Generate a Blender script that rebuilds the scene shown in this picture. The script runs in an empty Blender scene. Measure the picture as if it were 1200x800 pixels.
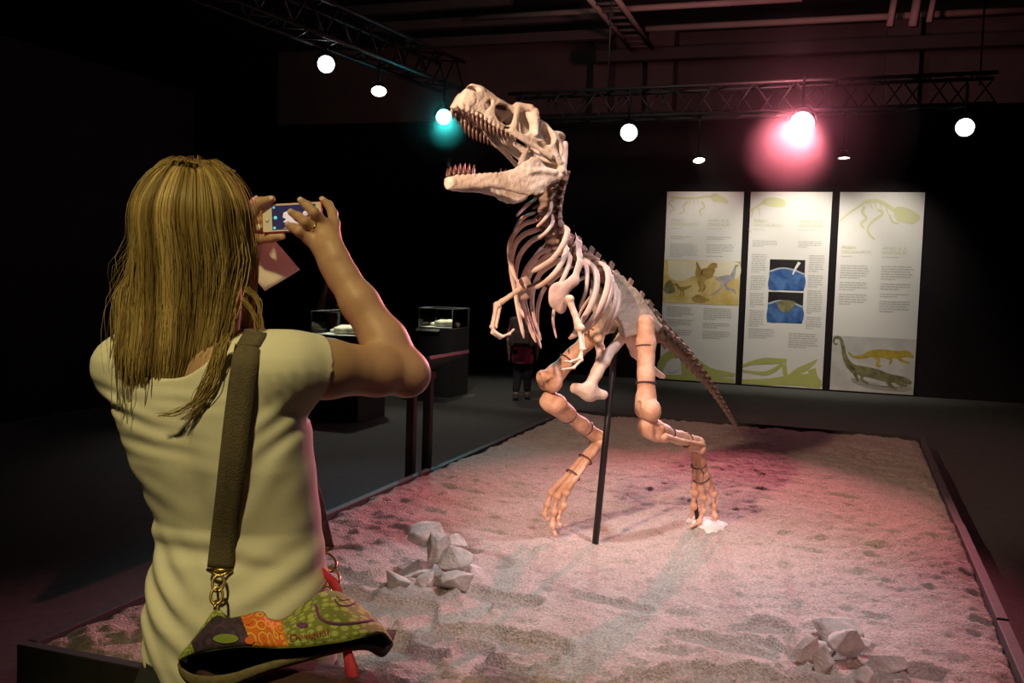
import bpy, bmesh, math, random
import numpy as np
from mathutils import Vector, Matrix, Euler

random.seed(7)
RNG = np.random.default_rng(11)
SC = bpy.context.scene
COL = SC.collection
PI = math.pi

# ------------------------------------------------------------------ camera
CAM_H, FPX = 1.5, 1157.0
PITCH, ROLL, YAW = 0.0668, 0.032, 0.3314          # YAW: heading of the hall against the view
_fw = Vector((0, math.cos(PITCH), -math.sin(PITCH)))
_rt = Vector((1, 0, 0)); _up = _rt.cross(_fw)
CR = math.cos(ROLL) * _rt + math.sin(ROLL) * _up
CU = -math.sin(ROLL) * _rt + math.cos(ROLL) * _up
cam_data = bpy.data.cameras.new('camera')
cam_data.sensor_width = 36.0
cam_data.lens = FPX / 1200 * 36.0
cam_data.clip_start = 0.05
cam = bpy.data.objects.new('camera', cam_data)
COL.objects.link(cam)
_m = Matrix((CR, CU, -_fw)).transposed().to_4x4()
_m.translation = Vector((0, 0, CAM_H))
cam.matrix_world = _m
SC.camera = cam

def at(px, py, Y):
    """world point seen at a photo position, at world depth Y"""
    d = _fw + CR * ((px - 600) / FPX) + CU * ((400 - py) / FPX)
    t = Y / d.y
    return Vector((d.x * t, Y, CAM_H + d.z * t))

# ------------------------------------------------------------------ world, exposure
world = bpy.data.worlds.new('world')
SC.world = world
world.use_nodes = True
_bg = world.node_tree.nodes['Background']
_bg.inputs[0].default_value = (0.55, 0.5, 0.52, 1)
_bg.inputs[1].default_value = 0.002
SC.view_settings.view_transform = 'Standard'
SC.view_settings.look = 'None'
SC.view_settings.exposure = 0.0
SC.view_settings.gamma = 1.0
SC.view_settings.use_curve_mapping = False

# ------------------------------------------------------------------ show lights
def aim(o, target):
    d = Vector(target) - Vector(o.location)
    o.rotation_euler = d.to_track_quat('-Z', 'Y').to_euler()

def spot(name, loc, target, power, colour, angle, blend=0.6, radius=0.08):
    l = bpy.data.lights.new(name, 'SPOT')
    l.energy = power; l.color = colour; l.spot_size = math.radians(angle); l.spot_blend = blend
    l.shadow_soft_size = radius
    o = bpy.data.objects.new(name, l); COL.objects.link(o)
    o.location = loc; aim(o, target)
    return o

TREX = Vector((0.5, 4.9, 1.2))
# lamps hanging in view (fixtures are built further down at the same places)
LAMP = {
    'red':    at(940, 145, 12.0),
    'cyan':   at(520, 137, 12.0),
    'white1': at(737, 155, 12.2),
    'white2': at(1131, 149, 11.6),
    'violet': at(382, 75, 10.4),
}
def toward(p, t, d=0.075):
    return p + (Vector(t) - p).normalized() * d
spot('red_light', toward(LAMP['red'], (0.35, 3.9, 0.4)), (0.35, 3.9, 0.4), 2900, (1.0, 0.20, 0.26), 34, 0.65, 0.035)
spot('cyan_light', toward(LAMP['cyan'], (0.2, 4.0, 0.4)), (0.2, 4.0, 0.4), 420, (0.05, 0.8, 0.75), 34, 0.8, 0.035)
spot('white_light', toward(LAMP['white1'], (0.8, 4.3, 0.2)), (0.8, 4.3, 0.2), 1000, (0.95, 1.0, 0.97), 22, 0.95, 0.035)
spot('white_light', toward(LAMP['white2'], (0.0, 4.0, 0.2)), (0.0, 4.0, 0.2), 650, (1.0, 0.82, 0.84), 28, 0.9, 0.035)
spot('violet_light', toward(LAMP['violet'], (-0.3, 6.0, 0.2)), (-0.3, 6.0, 0.2), 120, (0.75, 0.7, 1.0), 40, 0.8, 0.035)
# lamps overhead out of view, known by their light, and added fills
spot('key_light', (-1.7, 1.3, 3.4), (0.35, 4.7, 1.45), 1050, (1.0, 0.64, 0.43), 36, 0.7, 0.08)
spot('pool_light', (1.2, 3.7, 4.3), (0.60, 4.25, 0.2), 520, (1.0, 0.90, 0.95), 42, 1.0, 0.1)
spot('yellow_light', (-1.0, -0.1, 3.9), (-0.5, 1.75, 1.05), 255, (1.0, 0.82, 0.33), 40, 0.8, 0.12)
spot('sand_fill', (1.5, -0.2, 4.2), (0.6, 3.7, 0.2), 300, (1.0, 0.52, 0.50), 44, 0.9, 0.15)  # added front fill that brightens the near sand
spot('roof_fill', (3.2, 11.6, 4.2), (3.6, 17.0, 6.2), 330, (1.0, 0.30, 0.34), 110, 0.9, 0.2)  # added uplight without a fixture, stands in for red spill on the roof
spot('roof_fill', (0.6, 11.0, 4.4), (1.6, 17.0, 6.6), 80, (1.0, 0.85, 0.72), 120, 0.8, 0.2)  # added uplight without a fixture, lifts the pale beams out of the dark
spot('aisle_light', (-0.6, 13.6, 4.6), (-0.4, 12.4, 0.0), 150, (1.0, 0.92, 0.70), 60, 0.8, 0.1)
spot('aisle_light', (-0.9, 8.6, 4.4), (0.1, 11.8, 0.6), 260, (1.0, 0.9, 0.8), 30, 0.8, 0.1)  # added fill that makes the child visible, no lamp hangs here

# ------------------------------------------------------------------ helpers: objects
def tag(o, label=None, cat=None, group=None, kind=None):
    if label: o['label'] = label
    if cat: o['category'] = cat
    if group: o['group'] = group
    if kind: o['kind'] = kind
    return o

def empty(name, loc=(0, 0, 0), label=None, cat=None, group=None):
    o = bpy.data.objects.new(name, None)
    o.empty_display_size = 0.1
    COL.objects.link(o); o.location = loc
    return tag(o, label, cat, group)

def wloc(o):
    v = Vector((0, 0, 0))
    while o is not None:
        v += Vector(o.location); o = o.parent
    return v

def mesh_np(name, V, Fc, smooth=True):
    """V (n,3), Fc list of arrays (m,4) or (m,3)"""
    V = np.asarray(V, dtype=np.float32)
    if isinstance(Fc, np.ndarray): Fc = [Fc]
    me = bpy.data.meshes.new(name)
    me.vertices.add(len(V)); me.vertices.foreach_set('co', V.ravel())
    li, st, tot, s = [], [], [], 0
    for f in Fc:
        f = np.asarray(f, dtype=np.int32)
        if not len(f): continue
        n, k = f.shape
        li.append(f.ravel()); st.append(s + np.arange(n) * k); tot.append(np.full(n, k)); s += n * k
    li = np.concatenate(li).astype(np.int32)
    st = np.concatenate(st).astype(np.int32); tot = np.concatenate(tot).astype(np.int32)
    me.loops.add(len(li)); me.loops.foreach_set('vertex_index', li)
    me.polygons.add(len(st)); me.polygons.foreach_set('loop_start', st); me.polygons.foreach_set('loop_total', tot)
    me.update(calc_edges=True)
    if smooth: me.polygons.foreach_set('use_smooth', np.ones(len(st), dtype=bool))
    me.validate()
    return me

def obj_np(name, V, Fc, mat, parent=None, smooth=True, centre=True):
    V = np.asarray(V, dtype=np.float64)
    c = (V.min(0) + V.max(0)) / 2 if centre else np.zeros(3)
    me = mesh_np(name, V - c, Fc, smooth)
    return link(name, me, mat, parent, Vector(c))

def link(name, me, mat, parent=None, world_loc=None, matrix=None):
    o = bpy.data.objects.new(name, me); COL.objects.link(o)
    if mat and not me.materials:
        for m in (mat if isinstance(mat, (list, tuple)) else [mat]): me.materials.append(m)
    if parent is not None: o.parent = parent
    if matrix is not None:
        mm = matrix.copy()
        if parent is not None: mm.translation -= wloc(parent)
        o.matrix_local = mm
    else:
        w = Vector(world_loc) if world_loc is not None else Vector((0, 0, 0))
        o.location = w - (wloc(parent) if parent is not None else Vector((0, 0, 0)))
    return o

def from_bm(name, bm, mat, parent=None, smooth=False, world_loc=(0, 0, 0)):
    me = bpy.data.meshes.new(name)
    bmesh.ops.recalc_face_normals(bm, faces=bm.faces)
    bm.to_mesh(me); bm.free()
    if smooth: me.polygons.foreach_set('use_smooth', np.ones(len(me.polygons), dtype=bool))
    c = Vector((0, 0, 0))
    if len(me.vertices):
        co = np.empty(len(me.vertices) * 3, np.float32); me.vertices.foreach_get('co', co); co = co.reshape(-1, 3)
        cc = (co.min(0) + co.max(0)) / 2
        me.vertices.foreach_set('co', (co - cc).ravel()); me.update()
        c = Vector(cc.tolist())
    return link(name, me, mat, parent, c + Vector(world_loc))

def bm_box(bm, c, size, rot=None, bevel=0.0):
    """rot: 3x3 matrix or z angle"""
    r = bmesh.ops.create_cube(bm, size=1.0)
    vs = r['verts']
    M = Matrix.Diagonal((size[0], size[1], size[2], 1))
    if rot is None: R = Matrix.Identity(4)
    elif isinstance(rot, (int, float)): R = Matrix.Rotation(rot, 4, 'Z')
    else: R = rot.to_4x4()
    bmesh.ops.transform(bm, matrix=Matrix.Translation(Vector(c)) @ R @ M, verts=vs)
    if bevel:
        es = {e for v in vs for e in v.link_edges}
        bmesh.ops.bevel(bm, geom=list(es), offset=bevel, segments=2, affect='EDGES', profile=0.5)

def box(name, c, size, mat, parent=None, rot=None, bevel=0.0):
    bm = bmesh.new(); bm_box(bm, (0, 0, 0), size, rot, bevel)
    return from_bm(name, bm, mat, parent, world_loc=c)

def tube_np(pts, rad, n=8, flat=None, cap=True):
    """tube along points; rad scalar or list; flat=(vector, factor): squash along a vector. returns V,F quads,F tris"""
    P = np.asarray(pts, float); m = len(P)
    R = np.broadcast_to(np.asarray(rad, float), (m,)) if np.ndim(rad) <= 1 else rad
    T = np.gradient(P, axis=0); T /= np.linalg.norm(T, axis=1)[:, None] + 1e-12
    ref = np.array([0.0, 0, 1]) if abs(T[0][2]) < 0.9 else np.array([1.0, 0, 0])
    if flat is not None: ref = np.asarray(flat[0], float)
    V = []
    a = np.linspace(0, 2 * PI, n, endpoint=False)
    pn = None
    for i in range(m):
        t = T[i]
        if pn is None or flat is not None:
            nn = ref - t * (ref @ t)
        else:
            nn = pn - t * (pn @ t)
        nn /= np.linalg.norm(nn) + 1e-12; pn = nn
        b = np.cross(t, nn)
        k = flat[1] if flat is not None else 1.0
        V.append(P[i] + R[i] * (np.cos(a)[:, None] * nn * k + np.sin(a)[:, None] * b))
    V = np.concatenate(V)
    i, j = np.meshgrid(np.arange(m - 1), np.arange(n), indexing='ij')
    j2 = (j + 1) % n
    Q = np.stack([i * n + j, i * n + j2, (i + 1) * n + j2, (i + 1) * n + j], -1).reshape(-1, 4)
    Tr = np.zeros((0, 3), int)
    if cap:
        V = np.concatenate([V, P[:1], P[-1:]])
        jj = np.arange(n); j2 = (jj + 1) % n
        Tr = np.concatenate([np.stack([np.full(n, m * n), j2, jj], -1),
                             np.stack([np.full(n, m * n + 1), (m - 1) * n + jj, (m - 1) * n + j2], -1)])
    return V, Q, Tr

def tube(name, pts, rad, mat, parent=None, n=8, flat=None, smooth=True):
    V, Q, T = tube_np([tuple(p) for p in pts], rad, n, flat)
    return obj_np(name, V, [Q, T], mat, parent, smooth)

def join_np(parts):
    Vs, Qs, Ts, o = [], [], [], 0
    for V, Q, T in parts:
        Vs.append(V); Qs.append(Q + o); Ts.append(T + o); o += len(V)
    return np.concatenate(Vs), np.concatenate(Qs), np.concatenate(Ts)

def catmull(P, n):
    P = np.asarray([tuple(p) for p in P], float)
    P = np.concatenate([[2 * P[0] - P[1]], P, [2 * P[-1] - P[-2]]])
    out = []
    m = len(P) - 3
    for s in np.linspace(0, m - 1e-9, n):
        i = int(s); t = s - i
        p0, p1, p2, p3 = P[i:i + 4]
        out.append(0.5 * (2 * p1 + (p2 - p0) * t + (2 * p0 - 5 * p1 + 4 * p2 - p3) * t * t + (3 * p1 - p0 - 3 * p2 + p3) * t ** 3))
    return np.array(out)

def lathe(name, prof, mat, parent=None, n=24, loc=(0, 0, 0), axis=None, smooth=True):
    """prof list of (r,z); axis: direction of +z"""
    V, a = [], np.linspace(0, 2 * PI, n, endpoint=False)
    for r, z in prof: V.append(np.stack([np.cos(a) * r, np.sin(a) * r, np.full(n, z)], -1))
    V = np.concatenate(V); m = len(prof)
    i, j = np.meshgrid(np.arange(m - 1), np.arange(n), indexing='ij'); j2 = (j + 1) % n
    Q = np.stack([i * n + j, i * n + j2, (i + 1) * n + j2, (i + 1) * n + j], -1).reshape(-1, 4)
    me = mesh_np(name, V, Q, smooth)
    M = Matrix.Identity(4)
    if axis is not None: M = Vector(axis).to_track_quat('Z', 'Y').to_matrix().to_4x4()
    M.translation = Vector(loc)
    return link(name, me, mat, parent, matrix=M)

# ------------------------------------------------------------------ helpers: solid fields
class Field:
    """signed field on a grid, meshed with surface nets (for bones, rocks and bodies)"""
    def __init__(s, lo, hi, h):
        s.h = h; s.lo = np.asarray(lo, float) - 2.5 * h
        n = np.ceil((np.asarray(hi, float) + 2.5 * h - s.lo) / h).astype(int) + 1
        s.n = n; s.F = np.full(n, 9.0, np.float32)
        s.ax = [(s.lo[i] + h * np.arange(n[i])).astype(np.float32) for i in range(3)]
    def _blk(s, lo, hi, pad):
        a = np.clip(np.floor((np.asarray(lo) - pad - s.lo) / s.h).astype(int), 0, s.n)
        b = np.clip(np.ceil((np.asarray(hi) + pad - s.lo) / s.h).astype(int) + 1, 0, s.n)
        if np.any(b <= a): return None
        sl = tuple(slice(a[i], b[i]) for i in range(3))
        return sl, s.ax[0][sl[0]][:, None, None], s.ax[1][sl[1]][None, :, None], s.ax[2][sl[2]][None, None, :]
    def op(s, sl, d, k, mode):
        A = s.F[sl]
        if mode == 'add':
            if k > 0:
                t = np.clip(0.5 + 0.5 * (d - A) / k, 0, 1)
                s.F[sl] = d + (A - d) * t - k * t * (1 - t)
            else: s.F[sl] = np.minimum(A, d)
        elif mode == 'sub':
            d = -d
            if k > 0:
                t = np.clip(0.5 - 0.5 * (d - A) / k, 0, 1)
                s.F[sl] = d + (A - d) * t + k * t * (1 - t)
            else: s.F[sl] = np.maximum(A, d)
        else: s.F[sl] = np.maximum(A, d)
    def cone(s, a, b, ra, rb, k=0.0, mode='add', flat=None):
        a = np.asarray(tuple(a), float); b = np.asarray(tuple(b), float); R = max(ra, rb)
        g = s._blk(np.minimum(a, b) - R, np.maximum(a, b) + R, k + 3 * s.h)
        if g is None: return s
        sl, X, Y, Z = g; u = b - a; L = max(u @ u, 1e-12)
        t = np.clip(((X - a[0]) * u[0] + (Y - a[1]) * u[1] + (Z - a[2]) * u[2]) / L, 0, 1)
        dx = X - a[0] - t * u[0]; dy = Y - a[1] - t * u[1]; dz = Z - a[2] - t * u[2]
        q = dx * dx + dy * dy + dz * dz
        if flat is not None:                                  # flat=(normal, factor<1): thinner along normal
            n, f = np.asarray(tuple(flat[0]), float), flat[1]; n = n / np.linalg.norm(n)
            c = dx * n[0] + dy * n[1] + dz * n[2]
            q = q + c * c * (1 / (f * f) - 1)
            d = (np.sqrt(q) - (ra + t * (rb - ra))) * (f if f < 1 else 1.0) ** 0.5
        else: d = np.sqrt(q) - (ra + t * (rb - ra))
        s.op(sl, d.astype(np.float32), k, mode); return s
    def chain(s, pts, rads, k=0.0, mode='add', flat=None):
        for i in range(len(pts) - 1): s.cone(pts[i], pts[i + 1], rads[i], rads[i + 1], k, mode, flat)
        return s
    def ell(s, c, r, rot=None, k=0.0, mode='add'):
        c = np.asarray(tuple(c), float); r = np.asarray(tuple(r), float); R = r.max()
        e = np.full(3, R) if rot is not None else r
        g = s._blk(c - e, c + e, k + 3 * s.h)
        if g is None: return s
        sl, X, Y, Z = g; X = X - c[0]; Y = Y - c[1]; Z = Z - c[2]
        if rot is not None:
            M = np.array(rot)[:3, :3].T
            X, Y, Z = (M[0, 0] * X + M[0, 1] * Y + M[0, 2] * Z, M[1, 0] * X + M[1, 1] * Y + M[1, 2] * Z, M[2, 0] * X + M[2, 1] * Y + M[2, 2] * Z)
        k0 = np.sqrt((X / r[0]) ** 2 + (Y / r[1]) ** 2 + (Z / r[2]) ** 2)
        k1 = np.sqrt((X / r[0] ** 2) ** 2 + (Y / r[1] ** 2) ** 2 + (Z / r[2] ** 2) ** 2) + 1e-9
        s.op(sl, (k0 * (k0 - 1) / k1).astype(np.float32), k, mode); return s
    def rbox(s, c, half, rad, rot=None, k=0.0, mode='add'):
        c = np.asarray(tuple(c), float); half = np.asarray(half, float)
        e = np.full(3, np.linalg.norm(half) + rad) if rot is not None else half + rad
        g = s._blk(c - e, c + e, k + 3 * s.h)
        if g is None: return s
        sl, X, Y, Z = g; X = X - c[0]; Y = Y - c[1]; Z = Z - c[2]
        if rot is not None:
            M = np.array(rot)[:3, :3].T
            X, Y, Z = (M[0, 0] * X + M[0, 1] * Y + M[0, 2] * Z, M[1, 0] * X + M[1, 1] * Y + M[1, 2] * Z, M[2, 0] * X + M[2, 1] * Y + M[2, 2] * Z)
        X, Y, Z = np.broadcast_arrays(np.abs(X) - half[0], np.abs(Y) - half[1], np.abs(Z) - half[2])
        d = np.sqrt(np.maximum(X, 0) ** 2 + np.maximum(Y, 0) ** 2 + np.maximum(Z, 0) ** 2) + np.minimum(np.maximum(np.maximum(X, Y), Z), 0) - rad
        s.op(sl, d.astype(np.float32), k, mode); return s
    def func(s, fn, k=0.0, mode='add'):
        sl = (slice(None),) * 3
        d = np.broadcast_to(fn(s.ax[0][:, None, None], s.ax[1][None, :, None], s.ax[2][None, None, :]), s.F.shape)
        s.op(sl, d.astype(np.float32), k, mode); return s
    def warp(s, amp, freq, seed=0):
        s.F += amp * wob(s.ax[0][:, None, None], s.ax[1][None, :, None], s.ax[2][None, None, :], freq, seed).astype(np.float32)
        return s
    def mesh(s):
        F, h = s.F, s.h
        S = F < 0
        c = np.zeros(np.array(S.shape) - 1, np.uint8)
        for i in (0, 1):
            for j in (0, 1):
                for k in (0, 1):
                    c += S[i:S.shape[0] - 1 + i, j:S.shape[1] - 1 + j, k:S.shape[2] - 1 + k]
        mask = (c > 0) & (c < 8)
        cells = np.argwhere(mask)
        idx = np.full(mask.shape, -1, np.int32); idx[mask] = np.arange(len(cells))
        off = np.array([(i, j, k) for i in (0, 1) for j in (0, 1) for k in (0, 1)])
        val = np.stack([F[cells[:, 0] + o[0], cells[:, 1] + o[1], cells[:, 2] + o[2]] for o in off], 1)
        acc = np.zeros((len(cells), 3)); cnt = np.zeros(len(cells))
        for a in range(8):
            for b in range(a + 1, 8):
                if np.abs(off[a] - off[b]).sum() != 1: continue
                va, vb = val[:, a], val[:, b]
                cr = (va < 0) != (vb < 0)
                t = np.where(cr, va / np.where(cr, va - vb, 1), 0)
                acc += np.where(cr[:, None], off[a] + t[:, None] * (off[b] - off[a]), 0); cnt += cr
        V = s.lo + h * (cells + acc / cnt[:, None])
        Q = []
        for ax in range(3):
            o1, o2 = [(1, 2), (2, 0), (0, 1)][ax]
            sh = [slice(1, -1)] * 3; sh[ax] = slice(0, -1)
            A = S[tuple(sh)]
            sh2 = list(sh); sh2[ax] = slice(1, None)
            B = S[tuple(sh2)]
            e = np.argwhere(A != B)
            if not len(e): continue
            base = e.copy(); base[:, o1] += 1; base[:, o2] += 1
            fl = A[e[:, 0], e[:, 1], e[:, 2]]
            def ci(d1, d2):
                q = base.copy(); q[:, o1] -= d1; q[:, o2] -= d2
                return idx[q[:, 0], q[:, 1], q[:, 2]]
            q = np.stack([ci(1, 1), ci(0, 1), ci(0, 0), ci(1, 0)], 1)
            q[~fl] = q[~fl][:, ::-1]
            Q.append(q)
        return V, np.concatenate(Q)

def wob(X, Y, Z, f, seed=0):
    r = np.random.default_rng(seed); out = 0
    for i in range(7):
        k = r.normal(size=3); k *= f * (0.6 + 0.9 * r.random()) / np.linalg.norm(k); p = r.random() * 6.28
        out = out + np.sin(k[0] * X + k[1] * Y + k[2] * Z + p)
    return out / 3.5

def field_obj(name, F, mat, parent=None):
    V, Q = F.mesh()
    return obj_np(name, V, Q, mat, parent)

# ------------------------------------------------------------------ helpers: materials
MATS = {}
def mat(name, colour=(0.5, 0.5, 0.5), rough=0.6, metal=0.0, var=None, scale=8.0, bump=0.0, bscale=60.0, emit=None, estr=0.0,
        trans=0.0, spec=0.5, colour2=None, coords='Object', detail=4.0, sss=0.0):
    """principled material with a procedural mottling (colour -> colour2) and bump"""
    m = bpy.data.materials.new(name); m.use_nodes = True
    nt = m.node_tree; b = nt.nodes['Principled BSDF']
    b.inputs['Base Color'].default_value = (*colour, 1)
    b.inputs['Roughness'].default_value = rough
    b.inputs['Metallic'].default_value = metal
    b.inputs['Specular IOR Level'].default_value = spec
    if trans: b.inputs['Transmission Weight'].default_value = trans
    if sss:
        b.inputs['Subsurface Weight'].default_value = sss
        b.inputs['Subsurface Radius'].default_value = (0.02, 0.008, 0.004)
    if emit:
        b.inputs['Emission Color'].default_value = (*emit, 1); b.inputs['Emission Strength'].default_value = estr
    tc = nt.nodes.new('ShaderNodeTexCoord')
    if colour2 is not None:
        n = nt.nodes.new('ShaderNodeTexNoise'); n.inputs['Scale'].default_value = scale; n.inputs['Detail'].default_value = detail
        nt.links.new(tc.outputs[coords], n.inputs['Vector'])
        r = nt.nodes.new('ShaderNodeValToRGB')
        r.color_ramp.elements[0].position = 0.32; r.color_ramp.elements[1].position = 0.68
        r.color_ramp.elements[0].color = (*colour, 1); r.color_ramp.elements[1].color = (*colour2, 1)
        nt.links.new(n.outputs['Fac'], r.inputs['Fac']); nt.links.new(r.outputs['Color'], b.inputs['Base Color'])
    if bump:
        n = nt.nodes.new('ShaderNodeTexNoise'); n.inputs['Scale'].default_value = bscale; n.inputs['Detail'].default_value = 6
        nt.links.new(tc.outputs[coords], n.inputs['Vector'])
        bp = nt.nodes.new('ShaderNodeBump'); bp.inputs['Strength'].default_value = bump; bp.inputs['Distance'].default_value = 0.01
        nt.links.new(n.outputs['Fac'], bp.inputs['Height']); nt.links.new(bp.outputs['Normal'], b.inputs['Normal'])
    MATS[name] = m
    return m
M = MATS
mat('carpet', (0.05, 0.051, 0.050), 0.95, colour2=(0.07, 0.071, 0.068), scale=30, bump=0.4, bscale=300)
mat('dark_wall', (0.011, 0.009, 0.010), 0.9, colour2=(0.014, 0.011, 0.013), scale=2, spec=0.2)
mat('grey_wall', (0.07, 0.068, 0.068), 0.85, colour2=(0.085, 0.082, 0.08), scale=2)
mat('concrete', (0.13, 0.12, 0.115), 0.9, colour2=(0.17, 0.16, 0.15), scale=1.5, bump=0.2, bscale=20)
mat('roof', (0.06, 0.06, 0.06), 0.9, colour2=(0.08, 0.078, 0.075), scale=1)
mat('steel', (0.32, 0.31, 0.30), 0.45, 0.7, colour2=(0.4, 0.39, 0.38), scale=5)
mat('pale_pipe', (0.24, 0.22, 0.19), 0.6, colour2=(0.3, 0.28, 0.24), scale=2)
mat('truss_metal', (0.035, 0.035, 0.037), 0.5, 0.5, colour2=(0.05, 0.05, 0.052), scale=12)
mat('black_metal', (0.025, 0.025, 0.028), 0.45, 0.3, colour2=(0.035, 0.035, 0.04), scale=15)
mat('black_paint', (0.018, 0.018, 0.02), 0.7, colour2=(0.026, 0.026, 0.029), scale=6)
mat('rim_board', (0.022, 0.021, 0.022), 0.75, colour2=(0.036, 0.034, 0.034), scale=9, bump=0.2, bscale=40)

# ------------------------------------------------------------------ the hall
U = Vector((math.sin(YAW), math.cos(YAW), 0)); Vv = Vector((math.cos(YAW), -math.sin(YAW), 0))
def hall(v, u, z=0.0):
    return Vv * v + U * u + Vector((0, 0, z))
HROT = -YAW                                        # z rotation that turns +y into U
def on_wall(px, py, u):
    """point on the plane U.p = u behind a photo position"""
    d = _fw + CR * ((px - 600) / FPX) + CU * ((400 - py) / FPX)
    t = u / (d.x * U.x + d.y * U.y)
    return Vector((d.x * t, d.y * t, CAM_H + d.z * t))
def vof(p): return p.x * Vv.x + p.y * Vv.y

def hbox(name, v0, v1, u0, u1, z0, z1, m, parent=None, bevel=0.0, kind=None):
    o = box(name, hall((v0 + v1) / 2, (u0 + u1) / 2, (z0 + z1) / 2), (v1 - v0, u1 - u0, z1 - z0), M[m] if isinstance(m, str) else m, parent, HROT, bevel)
    if kind: o['kind'] = kind
    return o

hbox('floor', -14, 12, -5, 22, -0.1, 0.0, 'carpet', kind='structure')
WU = 14.74
wv0 = vof(on_wall(622, 430, WU))
hbox('wall_back', wv0, 12, WU, WU + 0.12, 0, 4.0, 'dark_wall', kind='structure')
hbox('wall_left', -7.45, -7.33, -5, 9.73, 0, 3.5, 'dark_wall', kind='structure')
hbox('wall_far', -14, 12, 21.9, 22.0, 0, 5.1, 'dark_wall', kind='structure')
hbox('wall_far_upper', -14, 12, 21.9, 22.0, 5.1, 6.9, 'concrete', kind='structure')
hbox('wall_side', -14.1, -14, -5, 22, 0, 6.9, 'dark_wall', kind='structure')
hbox('wall_right', 12, 12.1, -5, 22, 0, 6.9, 'dark_wall', kind='structure')
hbox('ceiling', -14, 12, -5, 22, 6.9, 7.0, 'roof', kind='structure')
# pillars of the hall standing before the far wall
for i, (px, w) in enumerate(((1057, 0.62), (775, 0.55), (706, 0.35))):
    v = vof(on_wall(px, 80, 21.4))
    hbox('trim_%d' % (i + 1), v - w / 2, v + w / 2, 21.3, 21.9, 0, 6.9, 'concrete', kind='structure')

# roof beams and pipes that run across the hall
def beam(label, pa, pb, u, r, m='pale_pipe', sq=True):
    a, b = on_wall(*pa, u), on_wall(*pb, u)
    z = (a.z + b.z) / 2
    va, vb = vof(a), vof(b)
    if sq: o = hbox('roof_beam', va, vb, u - r, u + r, z - r, z + r, m, bevel=r * 0.2)
    else: o = tube('roof_pipe', [hall(va, u, z), hall((va + vb) / 2, u, z), hall(vb, u, z)], r, M[m], n=12)
    tag(o, label, 'beam' if sq else 'pipe', 'beams and pipes under the dark roof')
beam('pale pipe crossing under the roof above the red lamp', (757, 35), (1220, 9), 17.0, 0.055, sq=False)
beam('pale pipe at the top edge above the skull', (560, 20), (940, -1), 16.0, 0.05, sq=False)
beam('grey roof beam left of the skull, lower one', (477, 53), (720, 39), 18.0, 0.09, 'grey_wall')
beam('grey roof beam left of the skull, middle one', (430, 34), (720, 16), 17.5, 0.09, 'grey_wall')
beam('grey roof beam at the top edge over the long truss', (400, 14), (600, 2), 17.0, 0.09, 'grey_wall')
beam('wide dark roof beam behind the long truss', (700, 62), (1230, 50), 20.0, 0.12, 'grey_wall')
# hanging brackets
for i, px in enumerate((1046, 1073, 1092)):
    a, b = on_wall(px + 4, -8, 16.4), on_wall(px - 3, 31 if i < 2 else 26, 16.4)
    o = tube('roof_bracket', [a, (a + b) / 2, b], (0.06, 0.075, 0.05)[i], M['pale_pipe'], n=4)
    tag(o, ('left pale bracket hanging from the roof above the pillar', 'middle pale bracket hanging from the roof above the pillar',
            'right short pale bracket hanging from the roof above the pillar')[i], 'bracket', 'roof brackets')
# cable tray running away from the viewer
t = empty('cable_tray', hall(2.1, 14, 6.0), 'pale cable tray sloping away under the roof right of the skull', 'cable tray')
tc0, tc1 = on_wall(700, -10, 14.0), on_wall(752, 57, 18.6)
for s in (-0.2, 0.2):
    tube('rail', [tc0 + Vv * s, (tc0 + tc1) / 2 + Vv * s, tc1 + Vv * s], 0.045, M['pale_pipe'], t, n=6)
for k in range(9):
    p = tc0.lerp(tc1, (k + 0.5) / 9)
    tube('rung', [p - Vv * 0.2, p, p + Vv * 0.2], 0.03, M['grey_wall'], t, n=5)

# ------------------------------------------------------------------ lighting trusses
def truss(label, A, B, w=0.29, n=20):
    """square truss between A and B: four chords and zigzag braces"""
    A, B = Vector(A), Vector(B)
    d = (B - A).normalized(); s = d.cross(Vector((0, 0, 1))).normalized(); up = Vector((0, 0, 1))
    t = empty('lighting_truss', A, label, 'truss', 'lighting trusses')
    cs = [s * a * w / 2 + up * b * w / 2 for a, b in ((-1, -1), (1, -1), (1, 1), (-1, 1))]
    for c in cs:
        tube('chord', [A + c, (A + B) / 2 + c, B + c], 0.024, M['truss_metal'], t, n=8)
    L = (B - A).length / n
    for f in range(4):
        c0, c1 = cs[f], cs[(f + 1) % 4]
        for k in range(n):
            p, q = A + d * (L * k), A + d * (L * (k + 1))
            a, b = (p + c0, q + c1) if k % 2 == 0 else (p + c1, q + c0)
            tube('brace', [a, (a + b) / 2, b], 0.011, M['truss_metal'], t, n=5)
    return t
tr1 = truss('long lighting truss crossing the hall behind the red lamp', on_wall(600, 128, 13.2), on_wall(1166, 106, 13.2), 0.36, 24)
tr2 = truss('lighting truss running away at the upper left', at(240, -28, 8.6), at(530, 90, 12.6), 0.34, 18)
for px, py, u in ((712, 116, 13.2), (1148, 100, 13.2)):
    p = on_wall(px, py, u)
    o = tube('truss_cable', [p, p + Vector((0, 0, 1.2)), Vector((p.x, p.y, 6.88))], 0.012, M['black_metal'], n=6)
    tag(o, 'steel cable holding the long truss, ' + ('near the skull' if px < 800 else 'at its right end'), 'cable', 'truss cables')

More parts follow.
